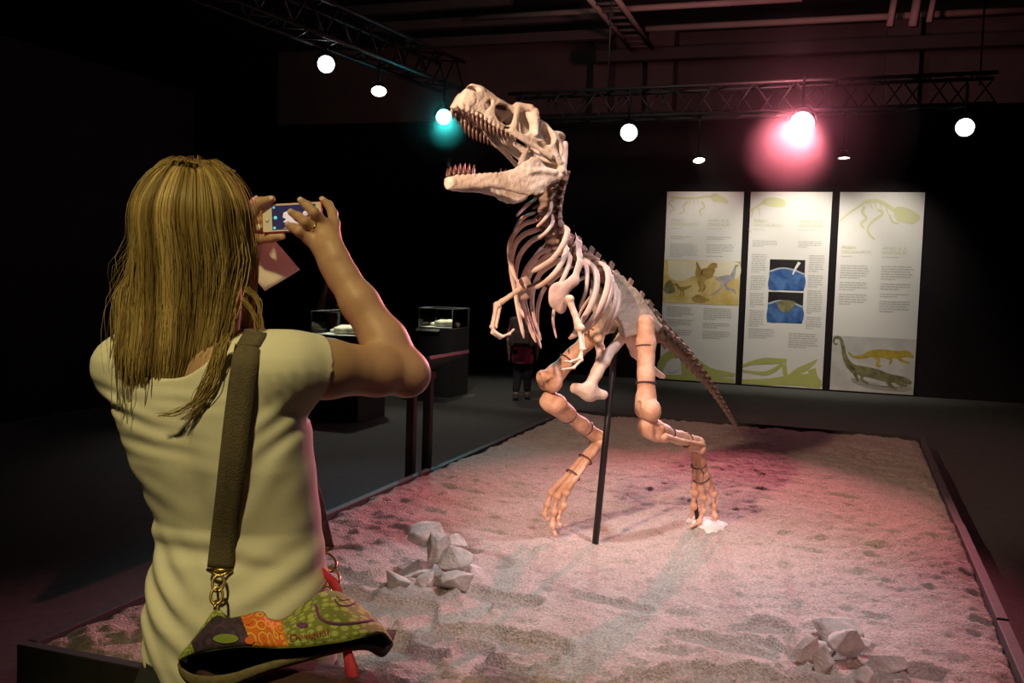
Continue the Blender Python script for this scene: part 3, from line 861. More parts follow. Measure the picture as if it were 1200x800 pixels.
for i, (p, t, w) in enumerate(NECK):
    s = .094 - .001 * i
    link('vertebra', VM['neck'], None, trex, matrix=frame(p, t, (w * .98, s, s)))
for i, (p, t, w) in enumerate(BACK):
    link('vertebra', VM['back'], None, trex, matrix=frame(p, t, (w * .98, .078, .066 * (1 + .16 * math.sin(i * 2.3)))))
# tail with shrinking vertebrae
L = np.concatenate([[0], np.cumsum(np.linalg.norm(np.diff(SP_TAIL, axis=0), axis=1))]); tot = L[-1]
d = 0.0
while d < tot - .01:
    f = d / tot; w = .058 * (1 - f) ** .5 + .018
    m_ = min(d + w / 2, tot); p = np.array([np.interp(m_, L, SP_TAIL[:, i]) for i in range(3)])
    q = np.array([np.interp(min(m_ + .01, tot), L, SP_TAIL[:, i]) for i in range(3)]); r = np.array([np.interp(m_ - .01, L, SP_TAIL[:, i]) for i in range(3)])
    s = .074 * (1 - f) ** 1.15 + .009
    link('vertebra', VM['tail'], None, trex, matrix=frame(p, r - q, (w * 1.0, s * .95, s)))
    d += w

# ribs ----------------------------------------------------------------------------------
def rib(p, sd, W, D, fwd, rad=.0125, sweep=0.0, m='bone_rib'):
    g = -ZD + FD * fwd; g /= np.linalg.norm(g)
    cp = []
    for f, h in ((.14, -.02), (.52, -.07), (.86, .08), (1.0, .34), (.97, .58), (.82, .80), (.58, 1.0)):
        cp.append(p + LD * sd * W * f + g * D * h - FD * sweep * D * math.sin(min(h + .07, 1) * 2.4))
    C = catmull(cp, 22)
    r = np.interp(np.linspace(0, 1, 22), [0, .08, .3, .8, 1], [.8, 1.1, 1.15, .95, .7]) * rad
    c = (C[6:14].mean(0)); nrm = LD * sd * .9 + g * .1
    V, Q, T = tube_np(C, r, 8, flat=(nrm, .55))
    obj_np('rib', V, [Q, T], M[m], trex)
def rib_px(pts, Y0, sd, rad, depth=.15, wide=1.0):
    n = len(pts)
    prof_ = np.interp(np.linspace(0, 1, n), [0, .3, .55, .8, 1], [.1, .8, 1.0, .85, .45])
    cp = [A(px, py, Y0 - sd * depth * prof_[i] - .08 * i / (n - 1)) for i, (px, py) in enumerate(pts)]
    C = catmull(cp, 24)
    ax = SP_BACK[20] if Y0 > 4.6 else SP_NECK[-20]
    f = np.linspace(0, 1, 24)
    r = np.interp(f, [0, .06, .25, .8, .96, 1], [1.0, 1.25, 1.25, .95, .85, .4]) * rad * wide
    V, Q, T = tube_np(C, r, 8, flat=(LD * sd + ZD * .25, .5))
    obj_np('rib', V, [Q, T], M['bone_rib'], trex)
RIBS_R = [([(628, 233), (618, 240), (605, 253)], 4.46, .010), ([(626, 249), (612, 256), (602, 272)], 4.47, .011),
    ([(628, 258), (612, 264), (599, 281), (597, 302), (603, 322), (611, 339)], 4.5, .0125),
    ([(632, 268), (614, 275), (603, 288), (599, 312), (604, 343), (608, 368), (614, 396)], 4.53, .0135),
    ([(636, 275), (620, 285), (608, 302), (604, 326), (606, 352), (614, 372)], 4.56, .0125),
    ([(646, 290), (630, 299), (615, 320), (611, 346), (617, 374), (628, 401)], 4.6, .0135),
    ([(652, 293), (638, 302), (622, 320), (615, 347), (621, 376), (632, 404)], 4.63, .0125),
    ([(664, 302), (648, 309), (632, 322), (624, 345), (625, 372), (634, 398)], 4.68, .014),
    ([(674, 309), (658, 319), (638, 338), (630, 362), (630, 390), (634, 408)], 4.73, .0125),
    ([(690, 322), (668, 335), (652, 356), (648, 376), (652, 396)], 4.78, .010),
    ([(706, 333), (692, 348), (680, 366), (676, 382)], 4.82, .009)]
for pts, Y0, r in RIBS_R: rib_px(pts, Y0, -1, r, .15)
RIBS_L = [([(646, 234), (645, 246), (638, 257), (629, 266)], 4.47, .008), ([(648, 250), (647, 262), (640, 272), (631, 279)], 4.49, .008),
    ([(652, 272), (664, 267), (662, 282), (648, 303), (623, 319)], 4.56, .0135),
    ([(656, 285), (664, 291), (656, 312), (642, 328), (627, 338)], 4.58, .0125),
    ([(662, 290), (668, 302), (662, 322), (654, 336), (645, 347)], 4.6, .011),
    ([(677, 300), (687, 313), (687, 338), (679, 362)], 4.66, .011),
    ([(685, 303), (697, 316), (699, 334), (693, 357), (682, 376), (672, 391)], 4.7, .0165),
    ([(698, 306), (710, 313), (713, 331), (705, 357), (689, 380), (667, 397)], 4.74, .0165),
    ([(707, 316), (716, 324), (716, 344), (706, 366), (692, 382), (680, 391)], 4.79, .0125),
    ([(714, 325), (721, 335), (721, 353), (714, 373), (706, 391)], 4.83, .0125),
    ([(721, 332), (726, 344), (724, 362), (718, 376), (711, 391)], 4.87, .011)]
for i, (pts, Y0, r) in enumerate(RIBS_L): rib_px(pts, Y0, 1, r, .13 if i > 1 else .07)

# shoulder blades and arms ---------------------------------------------------------------
def chain_bone(name, pts, rads, m='bone', k=.01, flat=None, extra=(), h=.0038, warp=.0012, grooves=()):
    lo, hi = bounds([p for p in pts] + [e[0] for e in extra], max(list(rads) + [max(e[1]) for e in extra]) + .005)
    F = Field(lo, hi, h); F.chain(pts, rads, k, flat=flat)
    for e in extra: F.ell(e[0], e[1], e[2] if len(e) > 2 else None, k=min(.012, k))
    for a_, b_, r_ in grooves: F.cone(a_, b_, r_, r_, .012, 'sub')
    F.warp(warp, 70, len(name)).warp(warp * 1.3, 28, len(name) + 3)
    return field_obj(name, F, M[m], trex)
rotF = np.array([FD, LD, ZD]).T
cL = A(654, 346, 4.38)
chain_bone('shoulder_blade', [A(672, 264, 4.62), A(678, 285, 4.52), A(679, 308, 4.45), A(672, 328, 4.41), cL], [.012, .020, .018, .026, .04], 'bone_rib', flat=(LD, .3),
           extra=[(cL, (.058, .018, .066), rotF), (cL - ZD * .05 - FD * .02, (.03, .012, .03), rotF)], warp=.0032)
cR = A(614, 338, 4.66)
chain_bone('shoulder_blade', [A(652, 268, 4.76), A(634, 292, 4.76), A(620, 318, 4.72), cR], [.012, .018, .018, .035], 'bone_rib', flat=(LD, .3),
           extra=[(cR, (.045, .016, .055), rotF)], warp=.003)
def long_bone(name, a, b, r, ra, rb, m='bone', sideways=None, h=.0042):
    a, b = np.asarray(a), np.asarray(b); u = (b - a) / np.linalg.norm(b - a)
    sv = LD if sideways is None else sideways
    pts = [a, a + (b - a) * .18, (a + b) / 2 , a + (b - a) * .82, b]
    ex = [(a + sv * ra * .45, (ra * .8,) * 3), (a - sv * ra * .4, (ra * .7,) * 3), (b + sv * rb * .5, (rb * .85,) * 3), (b - sv * rb * .5, (rb * .8,) * 3)]
    return chain_bone(name, pts, [ra * .8, r * 1.08, r, r * 1.08, rb * .8], m, min(.02, r * .5), extra=ex, h=h, warp=.0012 if r > .012 else .0007)
def hand(w, tips, m='bone'):
    for T in tips:
        P = [w] + T
        for j in range(len(P) - 1):
            long_bone('claw' if j == len(P) - 2 else 'finger_bone', P[j], P[j] + (P[j + 1] - P[j]) * .94, .006 if j < len(P) - 2 else .0045,
                      .009 if j < len(P) - 2 else .008, .0085 if j < len(P) - 2 else .002, m, h=.003)
sL, eL, wL = A(667, 350, 4.36), A(679, 384, 4.34), A(682, 409, 4.28)
long_bone('upper_arm', sL, eL, .013, .021, .019)
long_bone('forearm', eL + np.array([0, 0, -.012]), wL, .009, .014, .013)
long_bone('forearm', eL + np.array([.012, .01, -.012]), wL + np.array([.01, .012, 0]), .006, .009, .009, h=.003)
hand(wL, [[A(679, 420, 4.25), A(668, 424, 4.22), A(661, 423, 4.2)], [A(681, 422, 4.25), A(672, 431, 4.22), A(657, 433, 4.2)]])
sR, eR, wR = A(613, 336, 4.64), A(583, 357, 4.56), A(577, 383, 4.5)
long_bone('upper_arm', sR, eR, .012, .020, .017)
long_bone('forearm', eR + np.array([-.006, 0, -.008]), wR, .009, .014, .013)
long_bone('forearm', eR + np.array([.012, 0, -.012]), wR + np.array([.016, .004, 0]), .006, .008, .008, h=.003)
hand(wR, [[A(580, 389, 4.47), A(589, 394, 4.46), A(597, 391, 4.45), A(603, 385, 4.44)], [A(577, 390, 4.5), A(586, 396, 4.5), A(594, 393, 4.5)]])

# pelvis -----------------------------------------------------------------------------------
def poly_sd(P, x, y):
    """signed distance to polygon P (n,2), arrays x,y"""
    d = np.full(np.broadcast(x, y).shape, 1e9, np.float32); inside = np.zeros(d.shape, bool)
    for i in range(len(P)):
        ax_, ay_ = P[i]; bx, by = P[(i + 1) % len(P)]
        ex, ey = bx - ax_, by - ay_; wx, wy = x - ax_, y - ay_
        t = np.clip((wx * ex + wy * ey) / (ex * ex + ey * ey + 1e-12), 0, 1)
        d = np.minimum(d, (wx - ex * t) ** 2 + (wy - ey * t) ** 2)
        c = ((ay_ > y) != (by > y)) & (x < ex * (y - ay_) / (ey if abs(ey) > 1e-9 else 1e-9) + ax_)
        inside ^= c
    return np.where(inside, -np.sqrt(d), np.sqrt(d))
IL = [(717, 318), (728, 324), (744, 341), (760, 362), (773, 382), (768, 388), (757, 376), (748, 372), (744, 378), (742, 390), (730, 394), (727, 382), (722, 372), (716, 352)]
for sd in (1, -1):
    c0 = A(740, 355, 4.95); P2 = []
    for px, py in IL:
        q = A(px, py, 4.9)                                     # move along the view ray onto the mid plane of the animal
        o_ = np.array([0, 0, CAM_H]); dr = (q - o_); t_ = ((c0 + LD * .07 - o_) @ LD) / (dr @ LD)
        q = o_ + dr * t_ - c0
        P2.append((q @ FD, q @ ZD))
    pc = c0 + LD * sd * .07
    F = Field(pc - .24, pc + .24, .005)
    def fn(X, Y, Z):
        x = (X - pc[0]) * FD[0] + (Y - pc[1]) * FD[1] + 0 * Z; z = Z - pc[2] + 0 * X + 0 * Y; n_ = (X - pc[0]) * LD[0] + (Y - pc[1]) * LD[1]
        d2 = poly_sd(P2, x, z)
        th = .010 + .010 * np.clip(-d2 / .05, 0, 1) * 0 + .008 * np.clip((-.02 - z) / .06, 0, 1)
        return np.maximum(d2, np.abs(n_ + 0 * Z) - th)
    F.func(fn)
    F.F -= .004
    F.warp(.003, 35, 31).warp(.0012, 110, 32)
    o = field_obj('hip_blade', F, M['bone_pelvis'], trex)
    if sd == 1: o['label'] = 'greenish grey hip blade'
# pubis: two arms that join above a broad boot
pj, pb = A(706, 424, 4.80), A(691, 452, 4.74)
p1, p2 = A(735, 388, 4.88), A(701, 392, 4.98)
lo, hi = bounds([pj, pb, p1, p2, A(664, 455, 4.7), A(717, 465, 4.75)], .06); F = Field(lo, hi, .0042)
F.chain([p1, p1 * .5 + pj * .5, pj], [.036, .022, .028], .015)
F.chain([p2, p2 * .5 + pj * .5, pj], [.034, .020, .026], .015)
F.chain([pj, pb], [.034, .026], .02)
F.chain([A(673, 455, 4.70), A(691, 460, 4.74), A(708, 463, 4.78)], [.022, .036, .024], .025, flat=(LD, .75))
F.warp(.0035, 42, 12).warp(.0015, 110, 13)
field_obj('pubis', F, M['bone'], trex)
for off, sdn in ((LD * .035, 1), (LD * -.035, -1)):
    chain_bone('ischium', [A(742, 392, 4.95) + off, A(750, 414, 5.02) + off, A(762, 432, 5.1) + off * .6, A(776, 441, 5.16) + off * .3], [.034, .022, .014, .011], 'bone', .015)

# legs -----------------------------------------------------------------------------------------
def band(p, axis, r):
    ax = Vector(axis); q = ax.to_track_quat('Z', 'Y').to_matrix()
    a = np.linspace(0, 2 * PI, 19)
    P = [np.array(Vector(p) + q @ Vector((math.cos(x) * r, math.sin(x) * r, 0))) for x in a]
    V, Qd, T = tube_np(P, .0045, 5, cap=False)
    obj_np('iron_band', V, [Qd], M['iron_band'], trex)
def leg(hip, knee, ankle, mt, toes, side):
    LEGM = 'bone_leg'
    sv = LD * .85 + FD * .1
    hd = hip - LD * side * .05
    F = None
    pts = [hip, hip + (knee - hip) * .25, hip + (knee - hip) * .6, knee + (hip - knee) * .12, knee]
    chain_bone('thigh_bone', pts, [.044, .046, .040, .047, .05], LEGM, .02,
               extra=[(hd, (.045, .045, .042)), (knee + sv * .036 - FD * .012, (.046, .046, .056)), (knee - sv * .036 - FD * .012, (.044, .044, .053)), (knee + FD * .03 + ZD * .02, (.035, .035, .04))], h=.0044, warp=.0022,
               grooves=[(knee + FD * .06 + ZD * .03, knee + FD * .045 - ZD * .06, .018), (knee - FD * .07 + ZD * .04, knee - FD * .06 - ZD * .06, .022)])
    u = (ankle - knee) / np.linalg.norm(ankle - knee)
    k2 = knee + u * .07 + np.array([0, 0, -.074])
    chain_bone('shin_bone', [k2, k2 + (ankle - k2) * .22, k2 + (ankle - k2) * .6, ankle], [.055, .040, .031, .036], LEGM, .03,
               extra=[(k2 + FD * .034 + ZD * .016, (.05, .036, .056)), (k2 + sv * .03 - FD * .01 + ZD * .01, (.036, .036, .036)), (k2 - sv * .03 - FD * .01 + ZD * .01, (.036, .036, .036)), (k2 - FD * .02 - ZD * .015, (.042, .045, .045)), (ankle + sv * .026, (.026, .026, .03)), (ankle - sv * .026, (.026, .026, .03))], h=.0044, warp=.0022,
               grooves=[(k2 + FD * .03 + LD * side * .06 + ZD * .04, k2 + FD * .01 + LD * side * .055 - ZD * .05, .022)])
    f0, f1 = k2 + LD * side * .045 - ZD * .03 - FD * .03, ankle + LD * side * .038 - ZD * .006
    chain_bone('calf_bone', [f0, f0 + (f1 - f0) * .3, f1], [.022, .013, .015], LEGM, .012)
    chain_bone('ankle_bone', [ankle - sv * .035 - ZD * .026, ankle + sv * .035 - ZD * .026], [.024, .026], LEGM, .012)
    ma = ankle - ZD * .045
    for j, (e, T) in enumerate(zip(mt, toes)):
        s0 = ma + sv * (j - 1) * .019
        long_bone('foot_bone', s0, e, .0155, .020, .021, LEGM, sideways=sv)
        P = [e] + T
        for q in range(len(P) - 1):
            last = q == len(P) - 2
            dv = P[q + 1] - P[q]
            long_bone('claw' if last else 'toe_bone', P[q] + dv * .08, P[q] + dv * .96, .0115 if not last else .008, .0205 - .002 * q, .019 - .002 * q if not last else .003, LEGM, sideways=sv, h=.0035)
    for f in (.28, .7): band(hip + (knee - hip) * f, knee - hip, .0475)
    for f in (.35, .75): band(k2 + (ankle - k2) * f, ankle - k2, .040 - .006 * f)
    mm = sum(mt) / 3
    for f in (.3, .62): band(ma + (mm - ma) * f, mm - ma, .036 + .008 * f)
# its left leg: standing, trailing
zl = FOOT_L.z + .014
def G(px, py, Y, z):                      # photo position pinned to a height
    p = A(px, py, Y); return np.array([p[0], p[1], z])
leg(A(757, 378, 4.86), A(757, 480, 4.74), A(817, 519, 5.06), [A(814, 577, 5.15), A(824, 583, 5.13), A(836, 578, 5.17)],
    [[A(813, 593, 5.17), A(809, 608, 5.17)], [A(824, 599, 5.14), A(819, 612, 5.11), A(808, 618, 5.07)], [A(836, 593, 5.19), A(838, 605, 5.18), A(838, 617, 5.16)]], 1)
# its right leg: stepping, the toes just touching
leg(A(716, 372, 5.06), A(642, 447, 4.87), A(700, 511, 5.08), [A(646, 577, 4.98), A(653, 581, 4.93), A(663, 577, 4.92)],
    [[A(641, 591, 4.96), A(638, 603, 4.94), A(643, 610, 4.92)], [A(649, 600, 4.91), A(647, 617, 4.89), A(652, 629, 4.87)], [A(660, 593, 4.92), A(653, 607, 4.92), A(657, 618, 4.9)]], -1)

# supports -------------------------------------------------------------------------------------
rt = A(722, 392, 4.90); rb_ = A(697, 634, 4.82); rb_[2] = sand_z(rb_) - .05
tube('support_rod', [rt, (rt + rb_) / 2, rb_], .0165, M['iron_rod'], trex, n=4)['label'] = 'black iron support rod'
ft = A(812, 570, 5.17); fb = A(819, 616, 5.19); fb[2] = sand_z(fb) - .03
tube('foot_rod', [ft, (ft + fb) / 2, fb], .012, M['iron_rod'], trex, n=6)
lo = A(700, 300, 4.74); 
tube('spine_rod', [SP_BACK[5] - ZD * .035, SP_BACK[60] - ZD * .04, SP_BACK[-1] - ZD * .04], .012, M['iron_rod'], trex, n=6)
tube('hip_rod', [SP_BACK[-8] - ZD * .04, (SP_BACK[-8] + rt) / 2, rt], .014, M['iron_rod'], trex, n=6)
tube('shoulder_rod', [cR, (cR + cL) / 2 + ZD * .05, cL], .008, M['iron_rod'], trex, n=6)

# ------------------------------------------------------------------ the woman with the phone
mat('skin', (0.46, 0.28, 0.19), 0.5, colour2=(0.51, 0.32, 0.22), scale=25, bump=0.08, bscale=220, sss=0.15)
mat('shirt', (0.78, 0.75, 0.66), 0.85, colour2=(0.83, 0.80, 0.71), scale=6, bump=0.12, bscale=500)
mat('denim', (0.03, 0.032, 0.045), 0.8, colour2=(0.045, 0.047, 0.06), scale=60)
mat('shoe', (0.05, 0.045, 0.045), 0.6, colour2=(0.08, 0.07, 0.07), scale=20)
mat('strap', (0.11, 0.085, 0.055), 0.75, colour2=(0.14, 0.11, 0.07), scale=90, bump=0.4, bscale=400)
mat('brass', (0.55, 0.40, 0.16), 0.3, 1.0, colour2=(0.45, 0.32, 0.12), scale=40)
mat('gold', (0.9, 0.7, 0.3), 0.2, 1.0)
mat('eye', (0.05, 0.05, 0.05), 0.1)
mat('lip', (0.5, 0.2, 0.18), 0.5)
WF = np.array([math.sin(.26), math.cos(.26), 0]); WR = np.array([WF[1], -WF[0], 0])
WY = 1.80
def Wz(py): return A(250, py, WY)[2]
person = empty('person', (float(A(275, 400, WY)[0]), WY, 0), 'woman with long fair hair in a pale shirt photographing with a phone', 'person')

# torso as a stack of sections: photo row, left edge, right edge, half depth, shift forward
ROWS = [(392, 212, 268, .045, .0), (402, 172, 318, .06, .0), (412, 142, 342, .075, .0), (426, 122, 356, .088, .005), (445, 120, 357, .096, .01), (470, 124, 357, .104, .012),
        (500, 134, 358, .108, .014), (540, 149, 362, .108, .014), (580, 164, 364, .102, .02), (612, 175, 366, .098, .026), (645, 177, 371, .102, .022), (680, 173, 379, .112, .012),
        (720, 171, 387, .122, .004), (760, 173, 391, .126, .0), (800, 178, 393, .126, .0), (850, 186, 392, .122, .0), (900, 190, 390, .118, .0)]
tz = np.array([Wz(r[0]) for r in ROWS])[::-1]
tc_ = np.array([A((r[1] + r[2]) / 2, r[0], WY)[0] for r in ROWS])[::-1]
ta = np.array([(r[2] - r[1]) / 2 * WY / FPX / math.cos(.26) * .985 for r in ROWS])[::-1]
tb = np.array([r[3] for r in ROWS])[::-1]; tf = np.array([r[4] for r in ROWS])[::-1]
def torso(X, Y, Z, grow=0.0):
    cx = np.interp(Z, tz, tc_) + np.interp(Z, tz, tf) * WF[0]; cy = WY + np.interp(Z, tz, tf) * WF[1]
    a_ = np.interp(Z, tz, ta) + grow; b_ = np.interp(Z, tz, tb) + grow
    r = (X - cx) * WR[0] + (Y - cy) * WR[1]; f = (X - cx) * WF[0] + (Y - cy) * WF[1]
    p = 2.35
    # a slight hollow along the spine
    q = (np.abs(r / a_) ** p + np.abs(f / b_) ** p) ** (1 / p)
    d = (q - 1) * np.minimum(a_, b_)
    d = d + 0.010 * np.exp(-(r / .035) ** 2) * (f < 0)
    return np.maximum(np.maximum(d, Z - tz[-1] - grow), tz[0] - Z)

SHR, SHL = A(338, 430, 1.76), A(146, 430, 1.85)
ELR, WRR = A(474, 436, 1.94), A(393, 311, 1.985)
ELL, WRL = A(216, 408, 2.12), A(282, 283, 2.09)
HC = A(229, 282, 1.835); NECKB = A(236, 405, 1.81)
# --- head, neck, trunk and legs
F = Field((-.86, 1.55, -.005), (-.28, 2.0, 1.68), .0065)
F.func(lambda X, Y, Z: torso(X, Y, Z, -.004), k=.0)
F.cone(NECKB + np.array([0, 0, -.04]), HC + np.array([0, .0, -.07]), .058, .05, .03)
F.ell(HC + ZD * .02, (.072, .09, .095), rot=np.array([WR, WF, ZD]).T, k=.02)
F.ell(HC + WF * .035 - ZD * .045, (.056, .06, .075), rot=np.array([WR, WF, ZD]).T, k=.03)
F.cone(HC + WF * .088 + ZD * .012, HC + WF * .108 - ZD * .022, .008, .012, .012)          # nose
F.cone(HC + WF * .088 - ZD * .062 - WR * .016, HC + WF * .088 - ZD * .062 + WR * .016, .008, .008, .008)   # lips
for s in (-1, 1):
    F.ell(HC + WR * s * .074 - ZD * .005, (.010, .018, .030), rot=np.array([WR, WF, ZD]).T, k=.006)         # ear
    F.ell(HC + WF * .088 + WR * s * .031 + ZD * .012, (.014, .012, .010), k=.008, mode='sub')                # eye socket
    F.cone(NECKB - ZD * .01, (SHR if s > 0 else SHL) + ZD * .0, .05, .045, .04)
    hip = A(280 + s * 56, 815, 1.81); kn = hip + np.array([s * .01, .02, 0]); kn[2] = .47; an = kn + np.array([s * .012, -.03, 0]); an[2] = .085
    F.chain([hip, hip * .5 + kn * .5, kn, kn * .45 + an * .55, an], [.098, .083, .060, .052, .038], .03)
    F.cone(an + WF * -.02 - ZD * .045, an + WF * .14 - ZD * .055, .034, .026, .02)
V0, Q0 = F.mesh()
# --- near (right) arm with hand
def hand_field(F, wrist, palm_pts, palm_r, nrm, fingers, k=.006):
    F.chain(palm_pts, palm_r, .016, flat=(nrm, .55))
    for P, R in fingers: F.chain(P, R, k)
F = Field(np.minimum(A(322, 470, 1.72), A(322, 470, 2.1)) - .03, A(500, 222, 2.12) + .03, .0028)
F.chain([SHR, SHR + (ELR - SHR) * .3, SHR + (ELR - SHR) * .75, ELR], [.058, .053, .046, .041], .02)
F.ell(ELR + np.array([.012, .0, -.008]), (.034, .036, .034), k=.03)
F.chain([ELR, ELR + (WRR - ELR) * .28, ELR + (WRR - ELR) * .65, WRR], [.041, .0435, .036, .028], .02)
F.cone(ELR + (WRR - ELR) * .9, WRR + np.array([-.012, .0, .03]), .029, .027, .02, flat=((-.3, -.9, .1), .75))
nrmR = np.array([-.35, -.9, -.1])
kn = [A(391, 262, 2.03), A(382, 264, 2.015), A(373, 270, 2.005), A(362, 279, 2.0)]
for q in kn:
    F.cone(WRR + np.array([-.004, .0, .012]), q, .023, .0125, .014, flat=(nrmR, .8))
F.chain([WRR, A(380, 284, 2.005)], [.026, .026], .014, flat=(nrmR, .6))
RF = [([kn[0], A(390, 250, 2.05), A(385, 240, 2.07), A(378.5, 234.5, 2.085)], [.0115, .0098, .0088, .0072]),
      ([kn[1], A(368, 249, 1.99), A(360, 241, 2.005), A(353, 235.5, 2.028)], [.0118, .0103, .0092, .0075]),
      ([kn[2], A(357, 260, 1.985), A(349, 253.5, 2.0), A(341.5, 249, 2.026)], [.0118, .0103, .0092, .0076]),
      ([kn[3], A(350, 271, 1.985), A(343.5, 267, 2.005), A(338.5, 264, 2.03)], [.0112, .0098, .0088, .0073]),
      ([A(385, 288, 2.02), A(372, 283, 2.05), A(362, 278, 2.07), A(355, 276, 2.08)], [.017, .0125, .0108, .008])]
for P, R in RF: F.chain(P, R, .006)
for q in kn: F.ell(q + np.array([0, -.004, 0]), (.0115, .0095, .0115), k=.008)
V1, Q1 = F.mesh()
# --- far (left) arm with hand, mostly hidden by the hair
F = Field(np.minimum(SHL, np.minimum(ELL, WRL)) - .07, np.maximum(A(340, 225, 2.13), SHL + .06), .0034)
F.chain([SHL, SHL + (ELL - SHL) * .4, ELL], [.056, .048, .041], .02)
F.chain([ELL, ELL + (WRL - ELL) * .3, WRL], [.042, .043, .028], .02)
palmL = A(287, 262, 2.095)
F.chain([WRL, palmL], [.028, .030], .014, flat=((.75, -.6, .1), .6))
LF = [([A(288, 262, 2.07), A(295, 250, 2.055), A(304, 237.5, 2.05), A(318, 233.5, 2.055)], [.0155, .0125, .0112, .0085]),
      ([A(286, 268, 2.1), A(301, 281, 2.075), A(318, 278.5, 2.06), A(331, 276.5, 2.058)], [.013, .0108, .0098, .0078]),
      ([A(285, 262, 2.11), A(301, 272, 2.12), A(314, 268, 2.105), A(322, 262, 2.095)], [.013, .0108, .0096, .0078]),
      ([A(285, 255, 2.115), A(300, 260, 2.13), A(313, 258, 2.11), A(322, 254, 2.098)], [.013, .0105, .0095, .0078]),
      ([A(285, 249, 2.115), A(299, 250, 2.13), A(311, 248, 2.112), A(319, 246, 2.098)], [.0125, .010, .009, .0075])]
for P, R in LF: F.chain(P, R, .006)
V2, Q2 = F.mesh()
o1, o2 = len(V0), len(V0) + len(V1)
body = obj_np('body', np.concatenate([V0, V1, V2]), np.concatenate([Q0, Q1 + o1, Q2 + o2]), M['skin'], person)
# fingernails, ring, eyes
def nail(P, off, r=.0058):
    tipp, prev = np.asarray(P[-1]), np.asarray(P[-2]); d = (tipp - prev); d /= np.linalg.norm(d)
    o_ = np.asarray(off) - d * (np.asarray(off) @ d); o_ /= np.linalg.norm(o_)
    b_ = np.cross(d, o_)
    F = Field(tipp - .02, tipp + .02, .0012)
    F.ell(tipp + o_ * .0062 - d * .001, (.0075, r, .0022), rot=np.array([d, b_, o_]).T)
    field_obj('fingernail', F, M['nail'], person)
mat('nail', (0.72, 0.48, 0.40), 0.25, colour2=(0.76, 0.53, 0.45), scale=40)
for P, R in RF[:4]: nail(P, (-.2, -1, .5))
nail(LF[0][0], (0.1, -1, .4)); nail(LF[1][0], (.2, -1, -.3))
pr = RF[2][0]; pc = pr[0] + (pr[1] - pr[0]) * .45; dv = (pr[1] - pr[0]) / np.linalg.norm(pr[1] - pr[0])
lathe('finger_ring', [(.0108, -.0022), (.0124, -.0022), (.0128, 0), (.0124, .0022), (.0108, .0022)], M['gold'], person, n=24, loc=pc, axis=dv)
for s in (-1, 1):
    c = HC + WF * .078 + WR * s * .031 + ZD * .012
    F = Field(c - .014, c + .014, .0022); F.ell(c, (.0115, .0115, .0115)); field_obj('eye', F, M['eye'], person)
# --- shirt
F = Field((-.90, 1.56, Wz(842)), (-.24, 2.03, Wz(378)), .0046)
F.func(lambda X, Y, Z: torso(X, Y, Z, .007))
sl_r = SHR + (ELR - SHR) * .20; sl_l = SHL + (ELL - SHL) * .3
F.cone(SHR - WR * .03 - ZD * .01, SHR + (ELR - SHR) * .36, .066, .0655, .03)
F.cone(SHL + WR * .03, SHL + (ELL - SHL) * .40, .062, .060, .03)
F.cone(NECKB - ZD * .03, SHR + ZD * .004, .05, .055, .04)
F.cone(NECKB - ZD * .03, SHL + ZD * .004, .05, .053, .04)
def folds(X, Y, Z):
    """creases of the jersey: fans from the armpits, drapes over the hips, fine pulls"""
    px = 600 + X / WY * FPX; zz = Z
    def row(py): return Wz(py)
    S = 1 / (WY / FPX)
    py = 400 - (Z - Wz(400)) * S
    out = 0
    def fan(cx, cy, sx, sy, ang, wl, amp, ph=0.0, bend=0.0):
        u = (px - cx) * math.cos(ang) + (py - cy) * math.sin(ang); v = -(px - cx) * math.sin(ang) + (py - cy) * math.cos(ang)
        return amp * np.exp(-(u / sx) ** 2 - (v / sy) ** 2) * np.sin(6.283 * (v + bend * u * u) / wl + ph)
    out = out + fan(338, 492, 34, 26, 2.45, 22, .0040) + fan(318, 545, 60, 30, 2.1, 40, .0045, 1.0)
    out = out + fan(150, 480, 50, 22, .22, 20, .0070, .5) + fan(185, 512, 60, 22, .12, 22, .0050) + fan(175, 570, 55, 24, .45, 34, .0040)
    out = out + fan(205, 690, 60, 42, .85, 30, .0110, .3, .002) + fan(250, 725, 90, 40, .62, 36, .0080, 1.2, -.001)
    out = out + fan(248, 640, 80, 16, .06, 46, .0150, 1.5, -.0022) + fan(195, 765, 60, 30, .9, 24, .005)
    out = out + fan(335, 680, 60, 40, -.55, 36, .0070) + fan(230, 462, 60, 14, .03, 20, .0035) + fan(352, 440, 14, 40, 1.25, 15, .003)
    out = out + .0012 * np.sin(px * .11 + py * .05) * np.sin(py * .083 - px * .02)
    out = out - .0016 * np.exp(-((px - 226 - (py - 440) * .1) / 2.2) ** 2) * ((py > 440) & (py < 650))
    return out * (Y < WY + .1)
F.func(lambda X, Y, Z: (folds(X, Y, Z) * 1.0), mode='none') if False else None
F.F += np.broadcast_to(folds(F.ax[0][:, None, None], F.ax[1][None, :, None], F.ax[2][None, None, :]), F.F.shape).astype(np.float32) * .42
